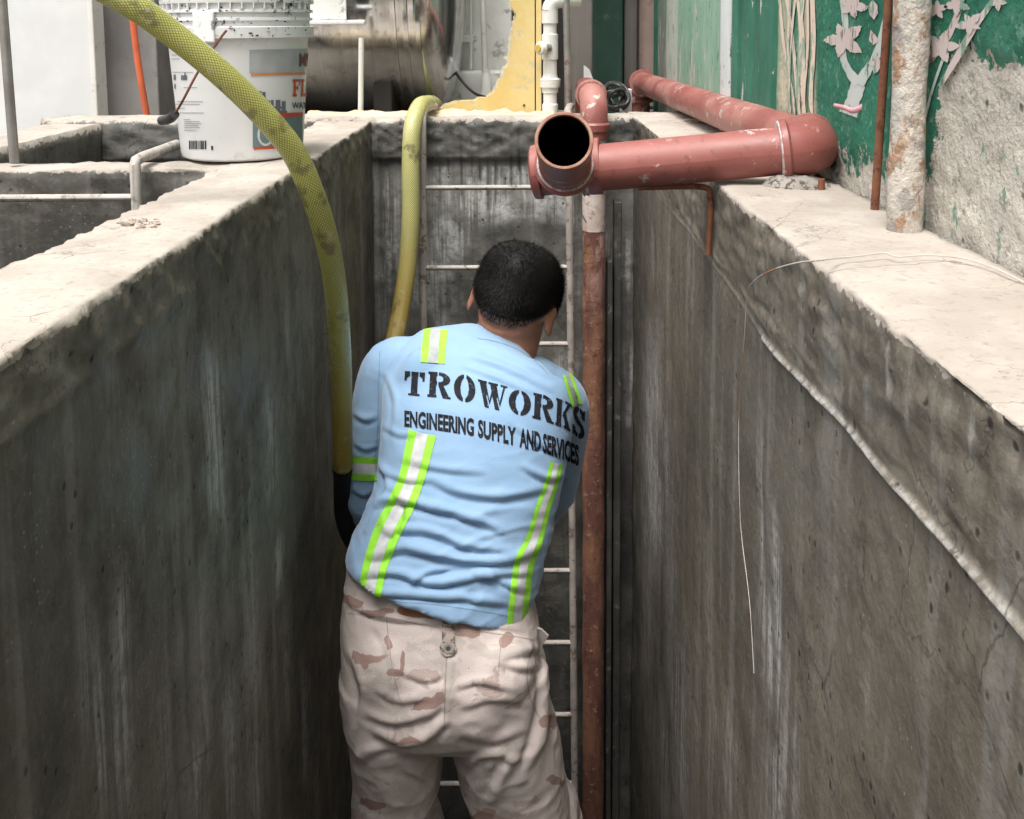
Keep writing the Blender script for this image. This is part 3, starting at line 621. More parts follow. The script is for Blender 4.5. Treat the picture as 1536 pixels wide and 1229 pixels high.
for sgn, xe in ((1, x1), (-1, x0)):
    MB().lathe((xe, yc, zc), (sgn, 0, 0), [(0, rt + .001), (0.02, rt), (0.06, rt * .96), (0.09, rt * .86), (0.115, rt * .66), (0.13, rt * .4), (0.135, 0.0)], 72).build('dished_end', M_steel, T)
for px_ in (588, 606, 625):
    xb = P(px_, 80, yc - rt)[0]; MB().lathe((xb - .006, yc, zc), (1, 0, 0), [(0, rt), (0.001, rt + .009), (.015, rt + .009), (.016, rt)], 96).build('hoop', M_steel, T)
for xs_ in (x0 + 0.15, x1 - 0.12):
    MB().box((xs_ - .03, yc - .34, ZT), (xs_ + .03, yc + .34, zc - .36), 0.004).build('cradle', M_dark, T, False)
q = thing('pipe_bracket', tuple(P(545, 160, 3.12)), 'white upright with a dirty crossbar in front of the steel tank', 'bracket')
b = P(541, 166, 3.12); t = P(542, 57, 3.12); MB().tube([b, t], 0.0085, 12).build('upright', M_pvc, q)
MB().box(P(440, 32, 3.13) - np.array([0, .015, .012]), P(548, 36, 3.13) + np.array([0, .015, .012]), 0.004).build('crossbar', M_offw, q, False)
MB().box(P(440, -60, 3.15) - np.array([0, .004, 0]), P(520, 30, 3.15) + np.array([0, .004, 0]), 0.002).build('backing_sheet', M_offw, q, False)
# white pvc riser with valve
Yv = 3.085; q = thing('valve_pipe', tuple(P(824, 176, Yv)), 'white plastic riser with union nut, valve and yellow knob right of the yellow board', 'pipe')
def vz(y): return P(824, y, Yv)[2]
xb = P(825, 100, Yv)[0]; base = np.array([xb, Yv, vz(178)])
def lz(lst): return [(vz(y) - base[2], r) for (y, r) in lst]
MB().lathe(base, (0, 0, 1), lz([(178, .0), (178, .024), (157, .024), (155, .0205), (140, .0205), (139, .024), (131, .025)]), 24).build('lower_tube', M_pvc, q)
nv = MB().lathe(base, (0, 0, 1), lz([(131, .024), (131, .0305), (119, .0315), (117, .024), (112, .021), (90, .0205)]), 12).build('union_nut', M_pvc, q)
MB().lathe(base, (0, 0, 1), lz([(90, .0205), (89, .0245), (52, .0245), (51, .020), (36, .020), (35, .0245), (16, .0245)]), 24).build('valve_body', M_pvc, q)
el = [np.array([xb, Yv, vz(16)])] + [np.array([xb + 0.03 * (1 - math.cos(a)), Yv + 0.0, vz(16) + 0.03 * math.sin(a)]) for a in np.linspace(0.2, math.pi / 2, 7)]; el += [el[-1] + np.array([0.05, 0.05, 0])]
MB().tube(el, 0.0235, 20).build('elbow', M_pvc, q)
kc = np.array([xb, Yv - 0.02, vz(72)]); MB().tube([kc, kc + np.array([-.022, -.012, 0])], 0.012, 14).build('valve_stem', M_galv, q)
kn = MB().lathe(kc + np.array([-.02, -.012, 0]), (-0.75, -0.66, 0), [(0, 0), (0, .018), (.004, .0215), (.012, .0215), (.018, .018), (.02, .009), (.021, 0)], 10).build('knob', M_pvc, q)
MB().lathe(kc + np.array([-.0355, -.0256, 0]), (-0.75, -0.66, 0), [(0, .0115), (.003, .0105), (.003, 0)], 14).build('knob_cap', mat_plain('yellow_plastic', (0.75, 0.47, 0.08), None, 0.4, 10, 0), q)
vpipe('steel_post', 853, 0, 172, 3.075, 0.0105, M_galv, 'slim steel post with a rusty foot beside the white valve pipe', 'post', ztop=3.3, lean=-4)
# dark uprights between the board and the green wall
M_brown = mat_plain('grey_brown_metal', (0.17, 0.15, 0.135), (0.12, 0.105, 0.095), 0.6, 3, 0.2, streak=(0.22, 0.20, 0.18))
M_dgreen = mat_plain('dark_green_metal', (0.018, 0.06, 0.045), (0.03, 0.085, 0.062), 0.55, 4, 0.2, (0.09, 0.13, 0.11), 0.68, streak=(0.05, 0.10, 0.08))
M_beige = mat_plain('pinkish_downpipe', (0.42, 0.31, 0.27), (0.36, 0.27, 0.235), 0.6, 5, 0.2, (0.28, 0.17, 0.12), 0.62, streak=(0.33, 0.22, 0.18))
far_wall('dark_wall', 770, 1010, 4.6, 0.15, M_dark, 'wall coloured dark as if in shadow behind the dark green post', 'wall')
far_wall('brown_post', 848, 889, 3.75, 0.12, M_brown, 'grey brown sheet metal post behind the slim steel post', 'post')
q = far_wall('green_post', 891, 934, 4.05, 0.12, M_dgreen, 'dark green metal post left of the pinkish downpipe', 'post')
far_wall('grey_post', 936, 955, 4.10, 0.10, M_brown, 'narrow grey post between the dark green post and the downpipe', 'post')
vpipe('rain_downpipe', 973, 0, 158, 4.15, 0.043, M_beige, 'pinkish brown downpipe standing at the far end of the green wall', ztop=3.7, n=24)
tag(slab_poly('tilted_plank', [(876, 98), (884, 104), (910, 172), (876, 172)], 3.45, 0.02, M_white, None), 'white tilted plank behind the slim steel post', 'plank')
tag(MB().box(P(930, 134, 3.6), P(946, 168, 3.64), 0.003).build('white_box', M_white, None, False), 'small white box beside the coil of black cable', 'box')
cc = thing('cable_coil', tuple(P(925, 165, 3.5)), 'loose coil of black cable behind the back wall', 'cable')
for i in range(6):
    rr = random.Random(i); c0 = P(924 + rr.uniform(-6, 6), 142 + rr.uniform(-9, 9), 3.5 + 0.02 * i); ra, rb_ = rr.uniform(.025, .045), rr.uniform(.02, .05)
    MB().tube([c0 + np.array([ra * math.cos(a), 0.02 * math.sin(2 * a + i), rb_ * math.sin(a)]) for a in np.linspace(0, 2 * math.pi, 26)], 0.006, 7, False).build('loop', M_cable, cc)
# orange conduit, leaning steel post, strips
c = spline([P(190, -60, 3.3), P(199, 30, 3.3), P(208, 100, 3.3), P(222, 184, 3.3)], 8)
tag(MB().tube(c, 0.0105, 14).build('orange_pipe', M_orange), 'thin orange conduit in front of the grey pillar', 'pipe')
b = P(22, 245, 2.0); t = P(3, 0, 2.0); t = b + (t - b) * 2.0
tag(MB().tube([b + (t - b) * q_ for q_ in np.linspace(0, 1, 6)], 0.0095, 14).build('steel_post', M_galv), 'leaning grey steel post on the low cross wall at the far left', 'post')

# ================================================================== THINGS ON THE RIGHT WALL
k = Mt('crusted_pipe', 0.85); n = k.noise(14, 6, 0.7, k.pos((1, 1, 0.5))); n2 = k.noise(30, 5, 0.7, k.pos((1, 1, 0.6)))
c = k.mix(k.rng(n, 0.4, 0.6), (0.40, 0.375, 0.335), (0.55, 0.50, 0.44)); c = k.mix(k.rng(n2, 0.50, 0.60, 0, 0.85), c, (0.30, 0.16, 0.08)); c = k.mix(k.rng(k.noise(24, 5, 0.7), 0.56, 0.62, 0, 0.75), c, (0.25, 0.23, 0.22))
k.out(c, 0.85, k.bump(k.math('ADD', n2, k.noise(70, 4)), 0.9, 0.006))
b = PXp(1357, 330, 0.486); tag(MB().tube([np.array([b[0], b[1], z]) for z in np.linspace(ZR - 0.01, 3.5, 30)], 0.0215 + 0.0012 * np.sin(np.arange(30) * 1.7), 26).build('crusted_pipe', k.m), 'thick upright pipe crusted with flaking white paint and rust', 'pipe')
b = P(1312, 312, 1.42); b[2] = ZR - 0.002; t = P(1333, 0, 1.42); t = b + (t - b) * 3.0
tag(MB().tube([b + (t - b) * q_ for q_ in np.linspace(0, 1, 9)], 0.0058, 10).build('rusty_rod', M_rust), 'thin rusty steel rod leaning beside the crusted pipe', 'rod')
# ---- red drain pipe
def mat_redpipe():
    k = Mt('red_oxide_pipe', 0.45, spec=0.5); n = k.noise(7, 6, 0.65); n2 = k.noise(26, 6, 0.72)
    c = k.mix(k.rng(n, 0.3, 0.7), (0.255, 0.078, 0.066), (0.33, 0.112, 0.094))
    c = k.mix(k.rng(k.noise(3.5, 5, 0.6), 0.46, 0.62, 0, 0.6), c, (0.40, 0.20, 0.17))           # chalky bloom
    w = k.math('MULTIPLY', k.rng(n2, 0.575, 0.615, 0, 0.75), k.rng(k.noise(6, 3), .47, .58)); c = k.mix(w, c, (0.60, 0.52, 0.48))
    c = k.mix(k.rng(k.noise(50, 4, 0.7), 0.58, 0.64, 0, 0.5), c, (0.15, 0.06, 0.05))
    return k.out(c, k.rng(n, 0.3, 0.7, 0.38, 0.58), k.bump(k.math('ADD', n2, k.math('MULTIPLY', w, 0.5)), 0.2, 0.003))
M_red = mat_redpipe(); M_inner = mat_plain('pipe_inside', (0.006, 0.005, 0.004), (0.01, 0.007, 0.006), 1.0, 20, 0.4, spec=0.0)  # near-black inside colour paints in the shade deep in the pipe
M_lip = mat_plain('raw_pipe_rim', (0.42, 0.24, 0.17), (0.30, 0.13, 0.09), 0.8, 30, 0.4)
M_putty = mat_plain('white_sealant', (0.62, 0.60, 0.58), (0.50, 0.46, 0.44), 0.8, 40, 0.5, (0.40, 0.18, 0.14), 0.55)
rp = 0.0395
YP = 1.66
A = P(897, 252, 1.70); B = P(1178, 226, YP); dirp = (B - A) / np.linalg.norm(B - A)
pipe = thing('drain_pipe', tuple(P(1000, 280, YP)), 'dusty red drain pipe with an open mouth and elbow across the right wall', 'pipe')
MB().tube([A + (B - A) * q for q in np.linspace(0, 1, 30)], rp, 40).build('cross_pipe', M_red, pipe)
# tee at the left end
TC = P(848, 254, 1.715)
tl = TC - dirp * 0.058
MB().lathe(tl, dirp, [(0, 0), (0.0, rp * .92), (0.004, rp + .006), (0.016, rp + .0075), (0.018, rp + .002), (0.09, rp + .002), (0.098, rp + .0075), (0.118, rp + .0085), (0.12, rp + .001)], 40).build('tee_body', M_red, pipe)
MB().lathe(tl + dirp * 0.083, dirp, [(0, rp + .004), (.003, rp + .0095), (.006, rp + .007), (.010, rp + .0095), (.0135, rp + .006), (.0145, rp + .001)], 40).build('sealant_ring', M_putty, pipe)
MC = P(846, 211, 1.47)
ax = (MC - TC) / np.linalg.norm(MC - TC); L = np.linalg.norm(MC - TC); rm = 44.5 * 1.47 / FOC * 1.0
MB().lathe(TC, ax, [(0.012, rp + .005), (0.03, rm + .008), (0.045, rm + .0085), (0.05, rm + .001), (L * .6, rm - .001), (L, rm)], 48).build('mouth', M_red, pipe)
MB().lathe(TC, ax, [(L, rm), (L + .0015, rm - .001), (L + .0015, rm - .0045), (L - .004, rm - .0055)], 48).build('rim', M_lip, pipe)
MB().lathe(TC, ax, [(L - .003, rm - .005), (L * .5, rm - .006), (0.052, rm - .008), (0.05, 0)], 40).build('bore', M_inner, pipe)
MB().lathe(TC, ax, [(0.0495, rm + .003), (.053, rm + .004), (.056, rm + .0005)], 40).build('sealant_bead', M_putty, pipe)
# elbow at the right end
e0 = B - dirp * 0.004; back = P(962, 124, 3.85); bx = 0.062
hx = np.array([dirp[0], dirp[1], 0]); hx /= np.linalg.norm(hx)
far0 = e0 + dirp * 0.068
tgt = back - far0; db = tgt / np.linalg.norm(tgt); db[2] *= 1.0
arc = []
p0 = e0; p2_ = e0 + dirp * 0.058 + db * 0.066; p1 = e0 + dirp * 0.058
for t in np.linspace(0, 1, 16): arc.append((1 - t) ** 2 * p0 + 2 * t * (1 - t) * p1 + t * t * p2_)
re = rp + .0065
rad = [re + .001] + [re] * 14 + [re + .001]
MB().tube(arc, rad, 40).build('elbow', M_red, pipe)
MB().lathe(e0 - dirp * .004, dirp, [(0, rp), (0.0, re + .0045), (.004, re + .006), (.010, re + .006), (.014, re + .001)], 40).build('elbow_collar', M_red, pipe)
MB().lathe(e0 - dirp * .0065, dirp, [(0, rp + .0005), (0.0005, re + .002), (.004, re + .005), (.0055, rp)], 40).build('sealant_ring', M_putty, pipe)
MB().lathe(p2_ - db * .01, db, [(0, re), (.002, re + .0045), (.009, re + .005), (.011, rp)], 40).build('elbow_collar', M_red, pipe)
MB().tube([p2_ + (back - p2_) * q for q in np.linspace(0, 1, 40)], rp, 36).build('long_pipe', M_red, pipe)
fe = [back - db * 0.05, back - db * .01, back + db * 0.02, back + db * .04 + np.array([0, 0, -.012]), back + db * .05 + np.array([0, 0, -.04]), back + db * .05 + np.array([0, 0, -.075])]
MB().tube(spline(fe, 5), rp + .006, 30).build('far_elbow', M_red, pipe)
MB().lathe(back - db * 0.055, db, [(0, rp), (0, rp + .011), (.012, rp + .012), (.016, rp + .006)], 32).build('far_collar', M_red, pipe)
fb = np.array(fe[-1]); MB().lathe(fb + np.array([0, 0, .012]), (0, 0, -1), [(0, rp + .006), (.002, rp + .012), (.014, rp + .012), (.016, rp), (fb[2] + .012 - ZT, rp)], 32).build('far_stub', M_red, pipe)
# rebar brackets that carry it
br = thing('rebar_bracket', tuple(P(1068, 380, 1.70)), 'bent rusty bar bracket under the red pipe, its leg on the wall face', 'bracket')
zb_ = A[2] + (B - A)[2] * 0.45 - rp - 0.0052
xw = XR - 0.009
yq = 1.68
pl = [np.array([P(957, 280, yq)[0], yq, zb_]), np.array([xw - 0.012, yq, zb_]), np.array([xw - 0.003, yq, zb_ - .004]), np.array([xw, yq, zb_ - .014]), np.array([xw - .001, yq + .004, zb_ - 0.115])]
MB().tube(spline(pl, 5), 0.0052, 10).build('bar', M_rust, br)
b = P(1232, 285, 1.60); b[2] = ZR - .004; tp_ = arc[8][2] - re + .004
tag(MB().tube([b, np.array([b[0], b[1], tp_])], 0.0055, 10).build('support_peg', M_rust), 'short rusty steel peg under the red elbow', 'peg')
# dark clump under the elbow
V = []; F = []; ng = 14
for i in range(ng):
    for j in range(ng):
        u, v = i / (ng - 1) * 2 - 1, j / (ng - 1) * 2 - 1; r2 = u * u + v * v; c = P(1205, 283, 1.60)
        V.append((0.44 + u * 0.055, 1.63 + v * 0.035, ZR + 0.003 + 0.016 * max(0, 1 - r2) * (1 + 0.9 * float(fbm(np.array([u * 4, v * 4, 1.]), 3, 3)))  - (0.004 if r2 > 1 else 0)))
for i in range(ng - 1):
    for j in range(ng - 1): F.append((i * ng + j, (i + 1) * ng + j, (i + 1) * ng + j + 1, i * ng + j + 1))
tag(mk('dark_clump', V, F, mat_plain('dark_clump_grit', (0.20, 0.185, 0.165), (0.30, 0.27, 0.24), 0.95, 25, 0.8, (0.04, 0.035, 0.03), 0.55), None, True), 'dark clump on the coping under the red elbow', 'mortar')
for i, (x, y, dx, dy, lab) in enumerate(((1045, 182, 34, 2, 'dry twig under the long red pipe near its middle'), (1010, 158, 26, 6, 'dry twig lying beside the far red elbow'))):
    a = PZp(x - dx / 2, y - dy / 2, ZR + .006); b = PZp(x + dx / 2, y + dy / 2, ZR + .006); m_ = (a + b) / 2 + np.array([0, 0, .004])
    tag(MB().tube(spline([a, m_, b], 6), [0.0035 - 0.0001 * q for q in range(13)], 7).build('twig', mat_plain('dry_twig', (0.24, 0.15, 0.10), None, 0.9, 40, 0.3)), lab, 'twig')
# pink strip tied at the foot of the painted branch
c = spline([P(1252, 158, 1.60), P(1268, 162, 1.57), P(1280, 166, 1.56), P(1294, 160, 1.55), P(1303, 150, 1.55)], 6); V = []; n = len(c)
for i, q in enumerate(c):
    w_ = 0.003 + 0.0045 * (i / n); tw = 0.5 * math.sin(i * 0.35); V += [q + np.array([0, 0.3 * w_ * tw, w_ * .8]), q + np.array([-.0015, 0, 0]), q - np.array([0, 0.3 * w_ * tw, w_ * .8])]
F = []
for i in range(n - 1):
    for j in range(2): F.append((i * 3 + j, (i + 1) * 3 + j, (i + 1) * 3 + j + 1, i * 3 + j + 1))
o = mk('pink_ribbon', V, F, mat_plain('pink_plastic', (0.55, 0.24, 0.27), (0.62, 0.34, 0.36), 0.5, 30, 0.2), None, True); sm = o.modifiers.new('thick', 'SOLIDIFY'); sm.thickness = 0.0015
tag(o, 'faded pink ribbon on the painted wall above the red elbow', 'ribbon')
# stray wire over the coping
def on_top(px, py, h=.008): return PZp(px, py, ZR + max(h, .008))
def on_face(px, py, h=.004): return PXp(px, py, XR - h - .008)
wp = [on_face(1131, 1010, .008), on_face(1124, 900, .008), on_face(1112, 800, .008), on_face(1109, 740, .010), on_face(1108, 640, .010), on_face(1112, 560, .012), on_face(1117, 500, .014), on_face(1121, 440, .016), on_face(1132, 421, .018), on_face(1160, 405, .018), on_face(1200, 394, .018), on_face(1226, 391, .012), on_top(1262, 387, .008), on_top(1290, 384), on_top(1328, 380), on_top(1345, 385), on_top(1395, 383), on_top(1440, 387), on_top(1490, 402), P(1536, 424, 1.0), P(1580, 450, .97)]
M_wire = Mt('pale_wire', 0.5); M_wire = M_wire.out(M_wire.mix(M_wire.rng(M_wire.noise(7, 2), 0.60, 0.64), (0.50, 0.47, 0.43), (0.42, 0.20, 0.09)))
wc = spline(wp, 7); tag(MB().tube(wc, np.interp(np.arange(len(wc)), [0, 50, 62, 200], [.0005, .0005, .0010, .0010]), 7).build('stray_wire', M_wire), 'thin pale wire looped over the right coping and down the wall', 'wire')
# ---- ladder on the back wall
M_lad = mat_plain('ladder_paint', (0.44, 0.39, 0.35), (0.34, 0.30, 0.27), 0.55, 14, 0.3, (0.14, 0.10, 0.075), 0.60)
YL = 2.82
lad = thing('ladder', tuple(P(745, 1229, YL) * np.array([1, 1, 0])), 'steel rung ladder fixed to the grey end wall of the trench', 'ladder')
for (xt, xb_, hook) in ((634, 638, True), (853, 862, True)):
    t = P(xt, 190, YL); b = P(xb_, 1180, YL); d = (b - t) / (t[2] - b[2]); bot = t + d * (t[2] + 0.55)
    pts = [bot + (t - bot) * q for q in np.linspace(0, 1, 24)]
    pts += [t + np.array([0, .004, .018]), t + np.array([0, .02, .034]), t + np.array([0, .05, .040]), t + np.array([.01, .16, .042]), t + np.array([.018, .20, .040])]
    MB().tube(pts, 0.0105, 14).build('rail', M_lad, lad)
for yy in (282, 402, 517, 631, 744, 857, 965, 1073, 1176, 1280, 1384):
    a = P(636 + (yy - 282) * .004, yy, YL); b = P(855 + (yy - 282) * .009, yy - 1, YL); MB().tube([a, (a + b) / 2, b], 0.0072, 12).build('rung', M_lad, lad)
# ---- vertical soil pipe
def mat_rpipe():
    k = Mt('scaly_red_pipe', 0.75); n = k.noise(12, 6, 0.7, k.pos((1, 1, .35))); n2 = k.noise(55, 5, 0.7)
    c = k.mix(k.rng(n, 0.42, 0.58), (0.125, 0.050, 0.037), (0.225, 0.105, 0.060)); c = k.mix(k.rng(n2, 0.58, 0.66, 0, 0.7), c, (0.40, 0.24, 0.18)); c = k.mix(k.rng(n2, 0.42, 0.34, 0, .8), c, (0.05, 0.025, 0.02))
    z = k.sep(k.pos())[2]
    c = k.mix(k.math('MULTIPLY', k.rng(z, 1.05, 1.5), k.rng(k.noise(20, 6, .7, k.pos((1, 1, .4))), .42, .6)), c, (0.42, 0.25, 0.21))
    return k.out(c, 0.7, k.bump(n2, 0.7, 0.004))
YD = 2.81; dp = thing('soil_pipe', tuple(P(890, 1229, YD) * np.array([1, 1, 0])), 'upright rusty red pipe beside the ladder with a pinkish elbow at its top', 'pipe')
xd = P(891, 300, YD)[0]; M_rp = mat_rpipe(); zsl = P(890, 346, YD)[2]
MB().tube([np.array([xd + .001 * math.sin(i), YD, z]) for i, z in enumerate(np.linspace(-0.55, zsl, 48))], 0.0315, 28).build('lower_tube', M_rp, dp)
M_pale = mat_plain('pale_scaly_pipe', (0.47, 0.36, 0.31), (0.56, 0.47, 0.42), 0.8, 16, 0.6, (0.28, 0.18, 0.15), 0.6)
MB().lathe((xd, YD, zsl), (0, 0, 1), [(0, .030), (.001, .0325), (1.705 - zsl, .0325)], 28).build('upper_tube', M_pale, dp)
zc_ = P(890, 190, YD)[2]
el = [np.array([xd, YD, 1.690])] + [np.array([xd, YD + .075 * (1 - math.cos(a)), zc_ + .022 + .056 * math.sin(a)]) for a in np.linspace(0, math.pi / 2, 9)] + [np.array([xd, YD + .13, zc_ + .078])]
MB().tube(el, 0.0375, 30).build('elbow', M_red, dp)
MB().lathe((xd, YD, zc_ - .012), (0, 0, 1), [(0, .032), (0, .0425), (.018, .0435), (.024, .039)], 30).build('elbow_collar', M_red, dp)
MB().lathe((xd, YD + .125, zc_ + .078), (0, 1, 0), [(-.012, .039), (-.010, .0445), (.006, .0455), (.02, .044), (.022, .03)], 30).build('back_collar', M_red, dp)
MB().tube([np.array([xd, YD + .13, zc_ + .078]), np.array([xd, YD + .27, zc_ + .078]), np.array([xd, YD + .32, zc_ + .09]), np.array([xd, YD + .34, zc_ + .03]), np.array([xd, YD + .34, ZT])], .034, 24).build('tail_pipe', M_red, dp)
c = spline([P(870, 286, 1.75), P(868, 305, 1.76), P(873, 322, 1.76), P(879, 334, 1.765)], 6)
tag(MB().tube(c, 0.0013, 6).build('wire_end', M_wire), 'short curled wire hanging under the open red pipe mouth', 'wire')
# formwork boards left in the corner
M_form = mat_plain('wet_black_timber', (0.035, 0.033, 0.03), (0.06, 0.056, 0.05), 0.6, 10, 0.6, (0.14, 0.135, 0.125), 0.64)
for (xa, xb_, yt, dy, lab) in ((909, 917, 386, 0.06, 'short dark formwork board standing beside the soil pipe'), (920, 931, 300, 0.045, 'taller dark formwork board in the right corner of the end wall')):
    a = P(xa, yt, 2.86); b = P(xb_, yt, 2.86); tag(MB().box((a[0], 2.87 - dy, -0.55), (b[0], 2.875, a[2]), 0.003).build('formwork_board', M_form, None, False), lab, 'board')
# ---- ladder in the neighbouring tank
l2 = thing('tank_ladder', (P(205, 300, 1.93)[0], 1.93, 0.35), 'pale steel ladder hooked over the low cross wall of the left tank', 'ladder')
M_lad2 = mat_plain('cement_splashed_steel', (0.46, 0.42, 0.38), (0.36, 0.335, 0.30), 0.7, 16, 0.4, (0.22, 0.19, 0.165), 0.6)
for xx in (P(205, 300, 1.93)[0], P(205, 300, 1.93)[0] - 0.40):
    zt = 1.748; pts = [np.array([xx, 1.93, z]) for z in np.linspace(0.35, zt - 0.006, 12)] + [np.array([xx, 1.936, zt]), np.array([xx + .002, 1.96, zt + .003]), np.array([xx, 2.05, zt + .003]), np.array([xx, 2.17, zt + .004])]
    MB().tube(pts, 0.0105, 14).build('rail', M_lad2, l2)
x2 = P(205, 300, 1.93)[0]; zr_ = P(100, 297, 1.93)[2]
for q in range(5): MB().tube([np.array([x2 - .40, 1.93, zr_ - .25 * q]), np.array([x2, 1.93, zr_ - .25 * q])], .0072, 10).build('rung', M_lad2, l2)
# mortar crumbs on the left coping
cr = thing('mortar_crumbs', tuple(PZp(215, 338, ZL)), 'small heap of dry mortar crumbs on the left coping', 'crumbs')
rr = random.Random(11); M_crumb = mat_plain('dry_mortar', (0.48, 0.41, 0.35), (0.38, 0.32, 0.27), .95, 60, .6)
for i in range(16):
    c = PZp(215 + rr.gauss(0, 18), 337 + rr.gauss(0, 3.2), ZL); s = rr.uniform(.003, .009); mb = MB(); mb.ball((c[0], c[1], ZL + s * .35), (s * 1.3, s, s * .7), None, 7, 5)
    mb.v = [tuple(np.array(v) + s * .3 * np.array([rr.uniform(-1, 1) for _ in range(3)])) for v in mb.v]; mb.build('crumb', M_crumb, cr, False)

# ================================================================== DRAPED PRINT (letters, tape, labels laid on curved things)
def bvh_of(V, F): return BVHTree.FromPolygons([tuple(v) for v in V], [tuple(f) for f in F])
def drape(name, pix, faces, bvh, off, mat, parent, minfacing=0.10, attrs=None):
    """pix: points as seen in the photo; each is laid on the surface below it, off metres proud"""
    V = []; ok = []; C0 = Vector(CAM)
    for (x, y) in pix:
        d = Vector(ray(x, y)).normalized(); h, n, i, t = bvh.ray_cast(C0, d)
        if h is None: V.append((0, 0, 0)); ok.append(False); continue
        if n.dot(d) > 0: n = -n
        ok.append(-n.dot(d) > minfacing); V.append(tuple(h + n * off))
    F = [f for f in faces if all(ok[i] for i in f)]
    use = sorted({i for f in F for i in f}); mp = {u: q for q, u in enumerate(use)}
    if not F: return None
    return mk(name, [V[i] for i in use], [tuple(mp[i] for i in f) for f in F], mat, parent, True)
def strip_grid(cent, hw, lo=-1.0, hi=1.0, na=3, nl=40):
    """band between lo and hi of a strip with centre line cent and half widths hw"""
    c = spline(np.array(cent, float), 10); s = np.linspace(0, len(c) - 1, nl + 1); c = np.c_[np.interp(s, range(len(c)), c[:, 0]), np.interp(s, range(len(c)), c[:, 1])]
    w = np.interp(np.linspace(0, 1, nl + 1), np.linspace(0, 1, len(hw)), hw); t = np.gradient(c, axis=0); t /= np.linalg.norm(t, axis=1)[:, None]; n = np.c_[-t[:, 1], t[:, 0]]
    pts = []; F = []
    for i in range(nl + 1):
        for j in range(na + 1): pts.append(tuple(c[i] + n[i] * w[i] * (lo + (hi - lo) * j / na)))
    for i in range(nl):
        for j in range(na): a = i * (na + 1) + j; F.append((a, a + 1, a + na + 2, a + na + 1))
    return pts, F
def raster(inside, nx, ny, place):
    """cells of the unit square where inside(u, v) holds, moved to the photo by place(u, v)"""
    u, v = np.meshgrid((np.arange(nx) + .5) / nx, (np.arange(ny) + .5) / ny, indexing='ij'); m = inside(u, v); idx = {}; pts = []; F = []
    def vid(i, j):
        if (i, j) not in idx: idx[(i, j)] = len(pts); pts.append(place(i / nx, j / ny))
        return idx[(i, j)]
    for i, j in zip(*np.nonzero(m)): F.append((vid(i, j), vid(i + 1, j), vid(i + 1, j + 1), vid(i, j + 1)))
    return pts, F
def rect(a, b, c, d): return lambda u, v: (u >= a) & (u <= c) & (v >= b) & (v <= d)
def ell(cx, cy, rx, ry): return lambda u, v: ((u - cx) / rx) ** 2 + ((v - cy) / ry) ** 2 <= 1
def poly(*pts):
    def f(u, v):
        r = np.zeros(u.shape, bool); n = len(pts)
        for i in range(n):
            (x0, y0), (x1, y1) = pts[i], pts[(i + 1) % n]
            c = ((y0 > v) != (y1 > v)); x = x0 + (v - y0) / (y1 - y0 + 1e-12) * (x1 - x0); r ^= c & (u < x)
        return r
    return f
def OR(*f): return lambda u, v: np.any([g(u, v) for g in f], axis=0)
def AND(*f): return lambda u, v: np.all([g(u, v) for g in f], axis=0)
def NOT(a): return lambda u, v: ~a(u, v)
def SUB(a, *b): return lambda u, v: a(u, v) & ~np.any([g(u, v) for g in b], axis=0)
# stencil slab letters
ST = {}
ST['T'] = SUB(OR(rect(0, .80, 1, 1), rect(0, .62, .10, 1), rect(.90, .62, 1, 1), poly((.10, .80), (.10, .70), (.2, .80)), poly((.90, .80), (.90, .70), (.8, .80)), rect(.34, .0, .66, 1), rect(.22, 0, .78, .09)), rect(.26, .79, .32, 1.0), rect(.68, .79, .74, 1.0))
ST['R'] = SUB(OR(rect(.08, 0, .36, 1), rect(0, 0, .44, .10), rect(0, .90, .5, 1), SUB(AND(ell(.50, .74, .44, .26), rect(.3, 0, 1, 1)), ell(.48, .74, .17, .13)), poly((.44, .50), (.66, .50), (.92, .09), (1.0, .09), (1.0, 0), (.66, 0))), rect(.385, 0, .44, 1))
ST['O'] = SUB(ell(.5, .5, .5, .51), ell(.5, .5, .19, .38), rect(.455, -1, .545, 2))
ST['W'] = SUB(OR(poly((.04, 1), (.24, 1), (.40, .32), (.34, 0), (.27, 0)), poly((.24, 1), (.26, 1), (.42, .3), (.40, .2)), poly((.40, .2), (.34, 0), (.40, 0), (.56, .72), (.50, .8)), poly((.40, 1), (.62, 1), (.76, .32), (.70, 0), (.62, 0)), poly((.76, .3), (.70, 0), (.76, 0), (.94, 1), (.88, 1)), rect(0, .91, .30, 1), rect(.36, .91, .68, 1), rect(.76, .91, 1, 1)), poly((.30, .44), (.33, .5), (.44, .1), (.41, .04)), poly((.655, .44), (.685, .5), (.79, .1), (.76, .04)))
ST['K'] = SUB(OR(rect(.08, 0, .38, 1), rect(0, 0, .46, .10), rect(0, .90, .46, 1), poly((.44, .44), (.74, .92), (.92, .92), (.58, .44), (.5, .38)), rect(.58, .90, 1, 1), poly((.46, .56), (.62, .64), (.94, .09), (.64, .09)), rect(.56, 0, 1.02, .10)), rect(.40, 0, .455, 1))
ST['S'] = SUB(OR(SUB(ell(.5, .73, .46, .28), ell(.52, .73, .20, .13), rect(.5, .5, 1.2, .70)), SUB(ell(.5, .27, .48, .28), ell(.48, .27, .21, .13), rect(-.2, .30, .5, .5)), poly((.12, .62), (.5, .40), (.9, .36), (.6, .58), (.3, .72)), rect(.82, .66, .94, 1), rect(.04, 0, .16, .34)), rect(.465, .60, .535, 1.1), rect(.465, -.1, .535, .40))
SL = {}
SL['F'] = OR(rect(.12, 0, .40, 1), rect(0, 0, .55, .14), rect(0, .86, 1, 1), rect(.84, .64, 1, 1), rect(.3, .43, .74, .57), rect(.62, .34, .74, .66))
